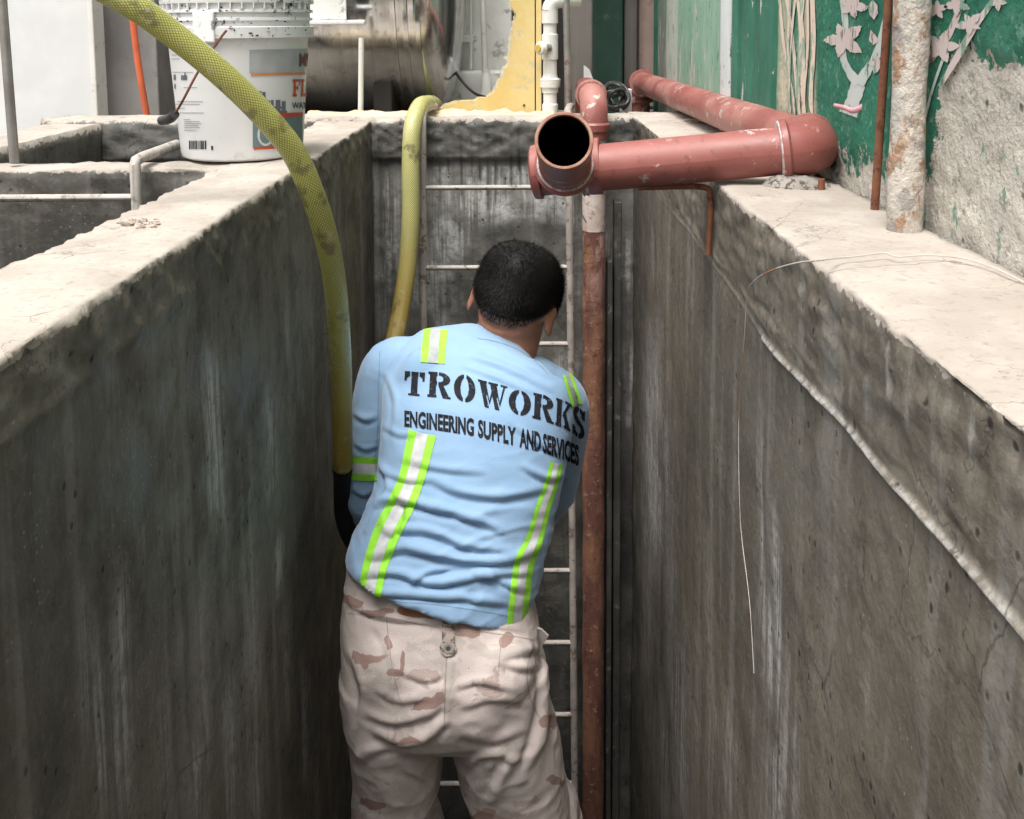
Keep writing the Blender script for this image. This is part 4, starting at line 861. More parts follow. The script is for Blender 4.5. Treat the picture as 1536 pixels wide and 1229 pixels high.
SL['L'] = OR(rect(.14, 0, .44, 1), rect(0, .86, .6, 1), rect(0, 0, 1, .14), rect(.84, 0, 1, .36))
SL['E'] = OR(SL['F'], rect(0, 0, 1, .14), rect(.84, 0, 1, .36))
def font_letters(txt, bold=0.025):
    cu = bpy.data.curves.new('t', 'FONT'); cu.body = txt; cu.offset = bold; cu.resolution_u = 3; ob = bpy.data.objects.new('t', cu); col.objects.link(ob)
    dg = bpy.context.evaluated_depsgraph_get(); me = bpy.data.meshes.new_from_object(ob.evaluated_get(dg)); me.calc_loop_triangles()
    v = np.array([q.co[:2] for q in me.vertices]); tr = np.array([t.vertices for t in me.loop_triangles]); bpy.data.objects.remove(ob); bpy.data.curves.remove(cu); bpy.data.meshes.remove(me)
    v = (v - v.min(0)) / (v.max(0) - v.min(0))
    def f(u, w):
        r = np.zeros(u.shape, bool)
        for (a, b, c) in tr:
            A, B, C_ = v[a], v[b], v[c]; d = (B[0] - A[0]) * (C_[1] - A[1]) - (C_[0] - A[0]) * (B[1] - A[1])
            if abs(d) < 1e-9: continue
            s = ((u - A[0]) * (C_[1] - A[1]) - (C_[0] - A[0]) * (w - A[1])) / d; t = ((B[0] - A[0]) * (w - A[1]) - (u - A[0]) * (B[1] - A[1])) / d
            r |= (s >= -1e-6) & (t >= -1e-6) & (s + t <= 1 + 1e-6)
        return r
    return f

# ================================================================== BUCKET
def mat_bucket():
    k = Mt('white_bucket_plastic', 0.38, spec=0.5); n = k.noise(5, 5, .6)
    c = k.mix(k.rng(n, .3, .7), (0.74, 0.745, 0.74), (0.80, 0.80, 0.79))
    z = k.sep(k.pos())[2]; hi = k.rng(z, 1.95, 2.02)
    d = k.math('MULTIPLY', k.rng(k.noise(55, 5, .72, k.pos((1, 1, .6))), .55, .62), hi); d = k.math('MULTIPLY', d, k.rng(k.noise(9, 3), .42, .6))
    c = k.mix(d, c, (0.05, 0.048, 0.042)); c = k.mix(k.rng(k.noise(120, 3, .7), .70, .74, 0, .8), c, (0.25, 0.24, 0.22))
    c = k.mix(k.math('MULTIPLY', k.rng(k.noise(14, 6, .7), .55, .7, 0, .5), k.rng(z, 1.85, 1.74)), c, (0.5, 0.45, 0.39))
    return k.out(c, k.rng(d, 0, 1, .38, .8, False), k.bump(k.noise(20, 4), .06, .004))
M_bk = mat_bucket(); M_grime = mat_plain('dried_mud', (0.05, 0.047, 0.04), (0.10, 0.093, 0.08), .9, 40, .5)
BC = np.array([P(364, 240, 2.12)[0], 2.125, ZL + .002]); zb2 = BC[2]
def bz(y): return P(364, y, 2.0)[2] - zb2
rb0, rb1 = .1235, .140
hr = bz(58)
prof = [(0, 0), (0, rb0 - .008), (.004, rb0 - .002), (.012, rb0), (hr - .004, rb1)]
ribs = [(hr, rb1 + .001), (hr + .001, rb1 + .011), (hr + .022, rb1 + .013), (hr + .024, rb1 + .004), (hr + .034, rb1 + .004), (hr + .035, rb1 + .010), (hr + .040, rb1 + .010), (hr + .041, rb1 + .005), (hr + .050, rb1 + .005), (hr + .051, rb1 + .011), (hr + .056, rb1 + .011), (hr + .057, rb1 + .006), (hr + .068, rb1 + .006), (hr + .069, rb1 + .013), (hr + .076, rb1 + .014), (hr + .077, rb1 + .006), (hr + .088, rb1 + .007), (hr + .090, rb1 + .010), (hr + .094, rb1 + .006), (hr + .094, rb1 + .002)]
bkt = thing('bucket', tuple(BC), 'white plastic paint bucket with a printed label standing on the left coping', 'bucket')
mbk = MB().lathe(BC, (0, 0, 1), prof + ribs + [(hr + .05, rb1 - .004), (.02, rb0 - .006), (.012, 0)], 96); mbk.build('body', M_bk, bkt)
bv = bvh_of(mbk.v, mbk.f)
# gussets of the rim, ear and bail
for i in range(44):
    a = 2 * math.pi * i / 44 + .03; ca, sa = math.cos(a), math.sin(a); c = BC + np.array([ca * (rb1 + .007), sa * (rb1 + .007), hr + .064])
    if -2.9 < math.atan2(sa, ca) < -.2: MB().box(c - np.array([.006, .0012, .007]), c + np.array([.006, .0012, .007]), 0, a, c).build('rim_gusset', M_bk, bkt, False)
ea = math.atan2(-.985, -.17); ec = BC + np.array([math.cos(ea) * (rb1 + .012), math.sin(ea) * (rb1 + .012), bz(50) + .012])
MB().box(ec - np.array([.004, .022, .030]), ec + np.array([.004, .022, .030]), .003, ea, ec).build('handle_ear', M_bk, bkt, False)
bp = [P(340, 46, 1.955), P(337, 49, 1.953), P(300, 103, 1.93), P(264, 168, 1.925), P(252, 176, 1.95)]
MB().tube(spline(bp, 8), .0024, 8).build('bail_wire', M_rust, bkt)
MB().tube([P(262, 171, 1.923), P(257, 177, 1.935), P(250, 180, 1.95), P(243, 181, 2.0)], .0095, 12).build('bail_grip', M_cable, bkt)
# mud ring spots
rr = random.Random(3); pts = []; F = []
for i in range(75):
    x, y = rr.uniform(240, 470), rr.choice([2, 10, 17, 27, 33, 44, 52]) + rr.gauss(0, 2.0); w_, h_ = rr.uniform(.6, 3.6), rr.uniform(.4, 1.8)
    if rr.random() < .16: h_ *= 2.4; w_ *= .6
    n0 = len(pts); pts += [(x + w_ * math.cos(a) * rr.uniform(.7, 1.2), y + h_ * math.sin(a) * rr.uniform(.7, 1.2)) for a in np.linspace(0, 2 * math.pi, 7)[:-1]]; F.append(tuple(range(n0, n0 + 6)))
tag(drape('mud_spatter', pts, F, bv, .0012, M_grime, bkt), kind='stuff')
# printed label
def quadgrid(x0, y0, x1, y1, nx=16, ny=6, slant=0.0):
    pts = [(x0 + (x1 - x0) * i / nx, y0 + (y1 - y0) * j / ny + slant * (i / nx)) for i in range(nx + 1) for j in range(ny + 1)]; return pts, [(i * (ny + 1) + j, (i + 1) * (ny + 1) + j, (i + 1) * (ny + 1) + j + 1, i * (ny + 1) + j + 1) for i in range(nx) for j in range(ny)]
def ink(name, c, r=.5): return mat_plain(name, c, tuple(x * .88 for x in c), r, 30, 0)
I_grey, I_red, I_teal, I_black, I_mar, I_or = ink('label_grey', (.42, .43, .44)), ink('label_red', (.52, .07, .03)), ink('label_teal', (.14, .21, .215)), ink('label_black', (.03, .03, .035)), ink('label_maroon', (.10, .02, .02)), ink('label_orange', (.60, .27, .12))
I_blue = ink('label_blue_grey', (.13, .14, .17)); I_pale = ink('label_pale', (.62, .62, .60))
for (nm, x0, y0, x1, y1, s, mt) in (('label_band', 374, 75, 468, 110, -2, I_grey), ('label_stripe', 376, 110, 468, 114, -2, I_or), ('label_field', 379, 176, 468, 222, -4, I_teal), ('label_stripe', 380, 171, 468, 177, -3, I_red), ('label_stripe', 380, 221, 468, 225, -5, I_red)):
    g = quadgrid(x0, y0, x1, y1, 24, 4, s); drape(nm, g[0], g[1], bv, .0010 if nm != 'label_stripe' else .0016, mt, bkt, .04)
for (x0, y0, x1, y1) in ((379, 139, 384, 150), (386, 137, 392, 149), (393, 138, 398, 147), (395, 151, 405, 170), (406, 150, 410, 171), (413, 150, 420, 170), (422, 152, 428, 169), (398, 160, 424, 163), (386, 152, 392, 168), (378, 166, 430, 170)):
    g = quadgrid(x0, y0, x1, y1, 3, 3); drape('label_picture', g[0], g[1], bv, .0012, I_blue, bkt)
g = raster(SUB(ell(.5, .5, .5, .5), ell(.5, .5, .38, .4)), 30, 30, lambda u, v: (386 + 24 * u, 219 - 34 * v)); drape('label_ring', g[0], g[1], bv, .0016, I_pale, bkt)
def put(txtf, x0, x1, ytop, ybot, mat, name='lettering', sl=-.02, nx=40, ny=26, bvh=None, par=None, off=.0020):
    g = raster(txtf, nx, ny, lambda u, v: (x0 + (x1 - x0) * u, ybot + (ytop - ybot) * v + sl * (x1 - x0) * u)); return drape(name, g[0], g[1], bvh or bv, off, mat, par or bkt, .03)
put(font_letters('M'), 448, 458, 80, 100, I_mar, nx=30); put(font_letters('I'), 459.5, 462.5, 80, 100, I_mar, nx=12); put(font_letters('N'), 463.5, 469, 80, 100, I_mar, nx=24)
put(SL['F'], 438, 449, 119, 145, I_red); put(SL['L'], 450, 459, 119, 145, I_red); put(SL['E'], 460, 468, 119, 144.5, I_red)
put(font_letters('WATER'), 437, 469, 154, 163, I_black, nx=110, ny=26); put(font_letters('FIBRE'), 452, 468, 147, 150, I_black, nx=60, ny=10) if False else None
for (x0, y0, x1, y1) in ((258, 82, 272, 83), (258, 88, 270, 89), (259, 108, 290, 109), (272, 113, 281, 120), (261, 112, 264, 120), (262, 126, 264, 133), (276, 131, 296, 132), (262, 152, 305, 153), (263, 156, 300, 157), (264, 162, 278, 163), (264, 169, 306, 170), (276, 179, 286, 180), (277, 182, 300, 183), (277, 185, 302, 186), (277, 188, 298, 189), (277, 191, 300, 192), (277, 195, 294, 196), (277, 109, 279, 119)):
    g = quadgrid(x0, y0, x1, y1, 10, 1); drape('small_print', g[0], g[1], bv, .0010, I_blue if y1 - y0 > 2 else ink('small_print_ink', (.34, .34, .34)), bkt, .02)
rr = random.Random(9); x = 284.0; bars = []
while x < 308:
    w_ = rr.choice([.7, 1.0, 1.6, 2.2]); g = quadgrid(x, 211, x + w_, 224, 1, 3); n0 = sum(len(b[0]) for b in bars); bars.append((g[0], [tuple(i + n0 for i in f) for f in g[1]])); x += w_ + rr.choice([.7, 1.0, 1.4])
drape('barcode', [q for b in bars for q in b[0]], [f for b in bars for f in b[1]], bv, .0010, I_black, bkt)
g = quadgrid(317, 219, 320, 225, 2, 2); drape('small_print', g[0], g[1], bv, .001, I_black, bkt)

# ================================================================== HOSES
def mat_hose(name, c1, c2, amber):
    k = Mt(name, 0.28, spec=0.6); u, v, _ = k.sep(k.uv())
    a = k.math('ADD', k.math('MULTIPLY', u, 26.0), k.math('MULTIPLY', v, 150.0)); b = k.math('SUBTRACT', k.math('MULTIPLY', u, 26.0), k.math('MULTIPLY', v, 150.0))
    fa = k.math('PINGPONG', a, 0.5); fb = k.math('PINGPONG', b, 0.5)
    w = k.math('MINIMUM', fa, fb); w = k.rng(w, 0.06, 0.26)
    c = k.mix(w, c1, c2); n = k.noise(6, 5, .65)
    z = k.sep(k.pos())[2]
    c = k.mix(k.rng(z, amber[0], amber[1], 0.0, 0.85), c, (0.34, 0.22, 0.035))
    c = k.mix(k.rng(k.noise(13, 5, .68), .57, .66, 0, .75), c, (0.13, 0.11, 0.05)); c = k.mix(k.rng(k.noise(40, 4, .7, k.pos((1, 1, 1), (3, 3, 3))), .60, .66, 0, .6), c, (0.45, 0.42, 0.30))
    k.b.inputs['Subsurface Weight'].default_value = 0.0
    return k.out(c, k.rng(n, .3, .7, .24, .45), k.bump(w, 0.35, 0.0015))
M_hose = mat_hose('braided_yellow_hose', (0.19, 0.19, 0.04), (0.54, 0.52, 0.16), (1.55, 1.15))
M_hose2 = mat_hose('braided_pale_hose', (0.27, 0.26, 0.06), (0.66, 0.63, 0.30), (1.55, 1.2))
hp = [(-2.05, 1.25, -0.9), (-2.0, 1.28, 0.9), (-1.75, 1.34, 1.85), (-1.30, 1.40, 2.2), (-0.85, 1.45, 2.17)] + [tuple(P(x, y, Y)) for (x, y, Y) in ((185, 0, 1.50), (260, 52, 1.53), (340, 118, 1.56), (400, 178, 1.59), (440, 228, 1.615), (468, 290, 1.64), (490, 360, 1.68), (503, 430, 1.73), (510, 520, 1.80), (513, 610, 1.88), (514, 700, 1.96))]
cv = spline(hp, 14)
M_rub = mat_plain('shadow_black_rubber', (0.010, 0.011, 0.013), (0.018, 0.019, 0.021), .55, 12, .2, spec=.3)
hose = thing('suction_hose', (-2.05, 1.25, 0), 'thick braided yellow hose curving past the bucket down into the trench', 'hose')
MB().tube(cv, np.linspace(.0207, .0195, len(cv)), 28).build('tube', M_hose, hose, uv=True)
e = cv[-1]; d = cv[-1] - cv[-2]; d /= np.linalg.norm(d)
re_ = spline([e - d * .002, e + d * .03, e + d * .09, P(516, 775, 2.03), P(532, 815, 2.09), P(575, 850, 2.17), P(620, 870, 2.26)], 8)
MB().tube(re_, np.interp(np.arange(len(re_)), [0, 2, 8, 60], [.0195, .0202, .0190, .0185]), 20).build('guessed_dark_end', M_rub, hose)  # guessed hose end, coloured black to match the shadow around it
h2 = [tuple(P(660, 176, 3.6)), tuple(P(652, 158, 3.25)), tuple(P(640, 156, 3.0))] + [tuple(P(x, y, Y)) for (x, y, Y) in ((628, 163, 2.86), (619, 190, 2.80), (616, 250, 2.775), (616, 320, 2.76), (611, 400, 2.74), (600, 470, 2.70), (588, 530, 2.64), (575, 620, 2.55), (566, 720, 2.47), (560, 860, 2.42))]
h2 += [(-0.33, 2.40, 0.3), (-0.30, 2.38, 0.03)]
cv = spline(h2, 12)
tag(MB().tube(cv, .0245, 26).build('braided_hose', M_hose2, None, uv=True), 'pale yellow braided hose hanging over the end wall beside the ladder', 'hose')

# ================================================================== THE WORKER
def remesh(mb, vox, it):
    me = bpy.data.meshes.new('tmp'); me.from_pydata(mb.v, [], mb.f); ob = bpy.data.objects.new('tmp', me); col.objects.link(ob)
    md = ob.modifiers.new('r', 'REMESH'); md.mode = 'VOXEL'; md.voxel_size = vox; md.adaptivity = 0
    dg = bpy.context.evaluated_depsgraph_get(); m2 = bpy.data.meshes.new_from_object(ob.evaluated_get(dg))
    V = np.empty(len(m2.vertices) * 3); m2.vertices.foreach_get('co', V); V = V.reshape(-1, 3)
    F = [tuple(p.vertices) for p in m2.polygons]; E = np.array([e.vertices for e in m2.edges])
    bpy.data.objects.remove(ob); bpy.data.meshes.remove(me); bpy.data.meshes.remove(m2)
    return smoothv(V, E, it), F, E
def smoothv(V, E, it, lam=0.55):
    n = len(V); deg = np.bincount(E.ravel(), minlength=n).astype(float)[:, None]
    for _ in range(it):
        S = np.zeros_like(V)
        for a in range(3): S[:, a] = np.bincount(E[:, 0], V[E[:, 1], a], n) + np.bincount(E[:, 1], V[E[:, 0], a], n)
        V = V + lam * (S / np.maximum(deg, 1) - V)
    return V
def vnormals(V, F):
    N = np.zeros_like(V); Q = np.array([f if len(f) == 4 else (*f, f[-1]) for f in F]); fn = np.cross(V[Q[:, 2]] - V[Q[:, 0]], V[Q[:, 3]] - V[Q[:, 1]])
    for k_ in range(4): np.add.at(N, Q[:, k_], fn)
    return N / (np.linalg.norm(N, axis=1)[:, None] + 1e-12)
def folds(V, F, items):
    """cloth folds: each is a line seen in the photo, height (m), half width (px); a ridge above and a hollow below it"""
    N = vnormals(V, F); px, py = proj(V); vw = CAM - V; vw /= np.linalg.norm(vw, axis=1)[:, None]; wgt = sstep(0.0, 0.3, (N * vw).sum(1)); D = np.zeros(len(V))
    for (ln, amp, w) in items:
        p = spline(np.array(ln, float), 6); best = np.full(len(V), 1e9); sg = np.zeros(len(V)); tt = np.zeros(len(V)); n = len(p) - 1
        for i in range(n):
            a, b = p[i], p[i + 1]; d = b - a; L2 = d @ d + 1e-9; t = np.clip(((px - a[0]) * d[0] + (py - a[1]) * d[1]) / L2, 0, 1)
            qx, qy = px - a[0] - t * d[0], py - a[1] - t * d[1]; r = np.hypot(qx, qy); s = np.sign(d[0] * qy - d[1] * qx); m = r < best
            best[m] = r[m]; sg[m] = s[m]; tt[m] = (i + t[m]) / n
        sd = best * sg; tap = np.sin(np.clip(tt, 0, 1) * math.pi) ** 0.6 * np.where((tt <= 0) | (tt >= 1), np.exp(-(best / w) ** 2), 1)
        D += amp * tap * (np.exp(-((sd + .7 * w) / w) ** 2) - 0.9 * np.exp(-((sd - .7 * w) / (w * .8)) ** 2))
    return V + N * (D * wgt)[:, None]
def frame_rings(cs, n=40, ex=2.25):
    """cs: (px, py, Y, half width px, half depth m[, back bulge]) -> rings square to the centre line"""
    C = np.array([P(c[0], c[1], c[2]) for c in cs]); T = np.gradient(C, axis=0); T /= np.linalg.norm(T, axis=1)[:, None]; out = []
    for c, p0, t in zip(cs, C, T):
        u = np.array([1.0, 0, 0]); yaw = c[5] if len(c) > 5 else 0.0; u = np.array([math.cos(yaw), math.sin(yaw), 0]); u = u - t * (u @ t); u /= np.linalg.norm(u); v = np.cross(t, u)
        a = c[3] * c[2] / FOC; b = c[4]; th = np.linspace(0, 2 * math.pi, n, endpoint=False)
        x = np.sign(np.cos(th)) * np.abs(np.cos(th)) ** (2 / ex); y = np.sign(np.sin(th)) * np.abs(np.sin(th)) ** (2 / ex)
        out.append(p0 + np.outer(x * a, u) + np.outer(y * b, v))
    return out
def limb(mb, pts, rad, n=20):
    q = spline(np.array([p if isinstance(p, np.ndarray) else P(*p) for p in pts]), 6); r = np.interp(np.linspace(0, 1, len(q)), np.linspace(0, 1, len(rad)), rad); mb.tube(q, r, n)
    mb.ball(q[0], (r[0],) * 3); mb.ball(q[-1], (r[-1],) * 3)

# --- joints (photo pixel, distance)
SHL, ELL_, WRL = (592, 556, 2.00), (558, 752, 2.02), (640, 820, 2.30)
SHR, ELR, WRR = (838, 604, 2.03), (832, 735, 2.20), (760, 800, 2.42)
torso = [(655, 884, 1.797, 151, .134), (663, 858, 1.803, 150, .126), (676, 822, 1.81, 147, .116), (692, 770, 1.83, 142, .114), (705, 705, 1.86, 145, .118), (714, 645, 1.90, 149, .122), (720, 600, 1.94, 152, .120), (722, 568, 1.965, 147, .108), (729, 550, 1.985, 122, .088), (740, 536, 2.005, 86, .070), (749, 524, 2.02, 66, .062)]
mb = MB(); mb.loft(frame_rings(torso))
limb(mb, [(640, 562, 1.98), SHL, (566, 650, 1.99), ELL_], [.060, .066, .055, .050]); limb(mb, [ELL_, (590, 800, 2.16), WRL], [.050, .044, .036])
limb(mb, [(800, 575, 2.0), SHR, (842, 660, 2.10), ELR], [.056, .060, .054, .048]); limb(mb, [ELR, (800, 775, 2.32), WRR], [.048, .043, .036])
for (x, y, Y, r) in ((640, 585, 1.90, .055), (790, 600, 1.915, .055)):                     # shoulder blades
    mb.ball(P(x, y, Y), (r * 1.1, r * .75, r * 1.5), None, 16, 12)
SV, SF, SE = remesh(mb, 0.0044, 11)
shirt_folds = [([(560, 762), (600, 752), (640, 762), (700, 778), (755, 800)], .010, 11), ([(575, 800), (640, 800), (700, 822), (770, 830)], .008, 11), ([(552, 842), (610, 826), (680, 842), (760, 842), (815, 820)], .010, 12), ([(535, 868), (590, 862), (650, 878), (720, 866), (800, 862)], .009, 10), ([(520, 890), (570, 892), (640, 896), (700, 900), (780, 912)], .008, 9),
               ([(640, 720), (690, 742), (760, 748), (820, 735)], .006, 12), ([(585, 730), (610, 762), (600, 800), (570, 830)], .005, 9), ([(565, 690), (580, 730), (560, 770), (545, 800)], .007, 9), ([(690, 850), (740, 870), (790, 890)], .006, 9), ([(610, 880), (640, 862), (700, 850)], .006, 8), ([(770, 640), (800, 664), (850, 690)], .004, 8),
               ([(575, 560), (590, 600), (585, 650)], .004, 9), ([(720, 520), (770, 540), (830, 570)], .004, 9), ([(700, 535), (760, 556), (830, 590)], .004, 8), ([(690, 550), (740, 568), (800, 594)], .003, 7), ([(528, 620), (548, 632), (566, 628)], .004, 8), ([(530, 668), (550, 676), (566, 670)], .0035, 7), ([(528, 735), (546, 745), (562, 738)], .005, 8), ([(780, 700), (820, 720), (850, 715)], .006, 9), ([(600, 690), (660, 706), (730, 712)], .0035, 10), ([(570, 640), (600, 655), (640, 650)], .003, 8), ([(560, 700), (600, 720), (650, 724)], .004, 9)]
SV = folds(SV, SF, [(a, b * 1.1, c * .62) for a, b, c in shirt_folds]); px, py = proj(SV); low = sstep(690, 800, py); q_ = SV + .03 * np.stack([fbm(SV * 7, 44, 2), fbm(SV * 7, 45, 2), fbm(SV * 7, 46, 2)], -1)
rdg = (1 - np.abs(fbm(q_ * np.array([7, 7, 24]), 41, 2)) * 2.2).clip(0, 1) ** 2; rdg2 = (1 - np.abs(fbm(q_ * np.array([16, 16, 40]), 47, 2)) * 2.2).clip(0, 1) ** 2
SV = SV + vnormals(SV, SF) * (rdg * (.0010 + .0034 * low) + rdg2 * (.0005 + .0013 * low))[:, None]; SV = smoothv(SV, SE, 1, .4)
k = Mt('light_blue_cotton', 0.85, spec=0.2); wv = k.noise(420, 2, .5)
k.b.inputs['Sheen Weight'].default_value = 0.25
k.out(k.mix(k.rng(k.noise(7, 5, .6), .3, .7), (0.245, 0.39, 0.575), (0.275, 0.42, 0.605)), .85, k.bump(k.math('ADD', wv, k.math('MULTIPLY', k.noise(60, 3), .5)), .22, .002)); M_shirt = k.m

# --- body: one continuous figure under the clothes
HY = 2.03; HC = P(774, 445, HY); HS = 1.04
RH = np.array((Matrix.Rotation(R(-20), 3, 'Z') @ Matrix.Rotation(R(12), 3, 'Y') @ Matrix.Rotation(R(-26), 3, 'X')))
def hp_(x, y, z): return HC + RH @ (HS * np.array([x, y, z]))
mb = MB()
core = [(c[0], c[1], c[2], c[3] * .86, c[4] * .86) for c in torso]; mb.loft(frame_rings([(664, 1015, 1.785, 110, .08), (660, 960, 1.79, 122, .10)] + core))
mb.tube([P(744, 556, 2.0), P(756, 522, 2.02), P(767, 486, 2.03), hp_(0, -.01, -.03)], [.074, .068, .066, .066], 24)
_b0 = mb.ball; mb.ball = lambda c, r, M_=None, *a: _b0(c, tuple(HS * x for x in r), M_, *a)
mb.ball(hp_(0, 0, .012), (.0765, .095, .088), RH, 28, 20); mb.ball(hp_(0, .045, -.05), (.060, .055, .080), RH, 22, 16); mb.ball(hp_(0, .088, -.028), (.012, .018, .022), RH); mb.ball(hp_(0, .095, -.04), (.016, .014, .012), RH)
mb.ball(hp_(0, .092, -.082), (.024, .010, .009), RH); mb.ball(hp_(0, .083, .01), (.05, .016, .012), RH); mb.ball(hp_(0, .08, -.115), (.026, .018, .018), RH)
for s in (-1, 1):
    c0 = hp_(s * .078, -.006, -.026); E0 = RH @ np.array(Matrix.Rotation(R(-s * 20), 3, 'Z') @ Matrix.Rotation(R(12), 3, 'X'))
    for (y0, z0, ry, rz_) in ((0, .012, .017, .020), (0, -.008, .013, .018), (.004, -.022, .008, .011)): mb.ball(c0 + E0 @ np.array([s * .0035, y0, z0]), (.0068, ry * 1.1, rz_ * 1.15), E0, 16, 12)
mb.ball = _b0
limb(mb, [SHL, (566, 650, 1.99), ELL_], [.048, .044, .038]); limb(mb, [ELL_, (590, 800, 2.16), WRL], [.038, .036, .027]); limb(mb, [SHR, (842, 660, 2.10), ELR], [.046, .043, .038]); limb(mb, [ELR, (800, 775, 2.32), WRR], [.038, .036, .027])
def hand(w, fwd, side, thumb):
    w = np.array(w); fwd = np.array(fwd) / np.linalg.norm(fwd); side = np.array(side) - fwd * (np.array(side) @ fwd); side /= np.linalg.norm(side); dn = np.cross(fwd, side); dn = dn if dn[2] < 0 else -dn
    B = np.c_[side, fwd, dn]; mb.ball(w + fwd * .045, (.040, .052, .017), B, 16, 12)
    for i, (o_, L) in enumerate(((-.030, .066), (-.010, .076), (.010, .072), (.029, .058))):
        b0 = w + fwd * .082 + side * o_; pts = [b0 - fwd * .01, b0 + fwd * L * .4 + dn * .006, b0 + fwd * L * .62 + dn * L * .38, b0 + fwd * L * .55 + dn * L * .72]; mb.tube(spline(pts, 4), np.linspace(.0095, .0075, 13), 10); mb.ball(pts[-1], (.0075,) * 3, None, 8, 6)
    b0 = w + fwd * .03 + side * thumb * .034; pts = [b0, b0 + side * thumb * .018 + fwd * .022 + dn * .012, b0 + side * thumb * .016 + fwd * .045 + dn * .034]; mb.tube(spline(pts, 4), np.linspace(.012, .0085, 9), 10); mb.ball(pts[-1], (.0085,) * 3, None, 8, 6)
hand(P(*WRL), P(*WRL) - P(590, 800, 2.16), (1, .3, 0), 1); hand(P(*WRR), P(*WRR) - P(800, 775, 2.32), (1, -.3, 0), -1)
LK, LA = np.array([-.242, 1.86, .45]), np.array([-.25, 1.86, .09]); RK, RA = np.array([.025, 1.88, .45]), np.array([.06, 1.90, .09])
limb(mb, [P(600, 1010, 1.79), P(588, 1180, 1.80), LK, (LK + LA) / 2 + np.array([0, -.015, .05]), LA], [.070, .060, .050, .048, .036]); limb(mb, [P(730, 1010, 1.79), P(775, 1180, 1.81), RK, (RK + RA) / 2 + np.array([0, -.015, .05]), RA], [.070, .062, .050, .048, .036])
for f in (LA, RA): mb.tube([f + np.array([0, -.03, -.045]), f + np.array([0, .05, -.05]), f + np.array([0, .15, -.065])], [.034, .034, .022], 14)
BV, BF, BE = remesh(mb, 0.0050, 5)
k = Mt('skin', 0.5, spec=0.4); k.b.inputs['Subsurface Weight'].default_value = 0.08; k.b.inputs['Subsurface Radius'].default_value = (.012, .004, .002)
k.out(k.mix(k.rng(k.noise(30, 5, .6), .3, .7), (0.30, 0.135, 0.078), (0.38, 0.18, 0.11)), .48, k.bump(k.noise(260, 3, .6), .15, .001)); M_skin = k.m
person = mk('person', BV, BF, M_skin, None, True, origin=(-.1, 1.88, 0))
tag(person, 'person in light blue work shirt and sand camouflage trousers, back turned, bending in the trench', 'person')
for s in (-1, 1): MB().ball(hp_(s * .030, .083, -.008), (.011, .011, .011), RH, 12, 8).build('eye', M_bk, person)
# --- hair
k = Mt('black_hair', 0.55, spec=0.2); k.out(k.mix(k.rng(k.noise(90, 4), .35, .7), (0.005, 0.0045, 0.0045), (0.012, 0.010, 0.009)), .55); M_hair = k.m
def hairline(az):       # az 0 = face, pi = nape ; lowest z of hair in head coordinates
    a = abs(az); return np.interp(a, [0, .5, .95, 1.15, 1.45, 1.62, 1.85, 2.1, 2.5, math.pi], [.052, .050, .040, -.01, -.022, .004, -.012, -.032, -.044, -.047])
V = []; F = []; nu, nv = 96, 60; grid = {}
def scalp(az, t, lift=0.0):
    zlo = hairline(az); z = .105 + (zlo - .105) * t; zz = (z - .012) / .092; rr_ = max(0, 1 - min(1, abs(zz)) ** 2.5) ** .46; low = max(0, -(z + .01)) * .25
    return np.array([math.sin(az) * (rr_ * (.0795 + lift) - low * .55), math.cos(az) * (rr_ * (.0985 + lift) - low * .75), z + lift * .4 * (1 - t)])
for i in range(nu):
    az = -math.pi + 2 * math.pi * i / nu
    for j in range(nv + 1):
        t = j / nv; q = scalp(az, t, .005 * math.sin(math.pi * min(1, .15 + .85 * (1 - t)) * .5)); q = q * (1 + .004 * float(vnoise(q * 60, 3))); V.append(hp_(*q))
for i in range(nu):
    for j in range(nv): a, b = i * (nv + 1) + j, ((i + 1) % nu) * (nv + 1) + j; F.append((a, a + 1, b + 1, b))
hair = mk('hair', V, F, M_hair, person, True)
rr = random.Random(21); V = []; F = []
for i in range(24000):
    az = rr.uniform(-math.pi, math.pi); t = rr.random() ** .6; t = t * 1.03 if rr.random() < .93 else rr.uniform(1.0, 1.12); q = scalp(az, t, .003 if t < 1 else -.001); nrm = q - np.array([0, -.005, 0]); nrm /= np.linalg.norm(nrm)
    dn = np.array([0.0, -.25, -1.0]); dn -= nrm * (dn @ nrm); dn /= np.linalg.norm(dn) + 1e-9; d = nrm * rr.uniform(.25, .75) + dn * rr.uniform(.6, 1.1) + np.array([rr.gauss(0, .2) for _ in range(3)]); d /= np.linalg.norm(d)
    L = rr.uniform(.009, .017) * (1.0 - .45 * t); sd = np.cross(d, nrm); sd /= np.linalg.norm(sd) + 1e-9; w_ = .0005; n0 = len(V)
    V += [hp_(*(q - sd * w_)), hp_(*(q + sd * w_)), hp_(*(q + d * L))]; F.append((n0, n0 + 1, n0 + 2))
mk('cropped_strands', V, F, M_hair, hair)
# --- shirt and its print
shirt = mk('shirt', SV, SF, M_shirt, person, True); sb = bvh_of(SV, SF)
M_ink = mat_plain('black_shirt_print', (0.014, 0.014, 0.018), (0.022, 0.022, 0.027), .8, 60, .1, dirt=(0.10, 0.13, 0.17), dirt_lo=.64, spec=.12); M_lime = mat_plain('lime_tape', (0.34, 0.80, 0.06), (0.29, 0.70, 0.055), .65, 30, .1, dirt=(0.26, 0.46, 0.12), dirt_lo=.63, bscale=300, bdist=.001)
M_lime.node_tree.nodes['Principled BSDF'].inputs['Specular IOR Level'].default_value = .3
M_silver = mat_plain('silver_reflective_tape', (0.62, 0.63, 0.65), (0.52, 0.53, 0.56), .45, 40, .25, bscale=200, bdist=.001)
M_grtape = mat_plain('grey_reflective_tape', (0.40, 0.42, 0.42), (0.34, 0.36, 0.37), .5, 40, .25, bscale=200, bdist=.001)
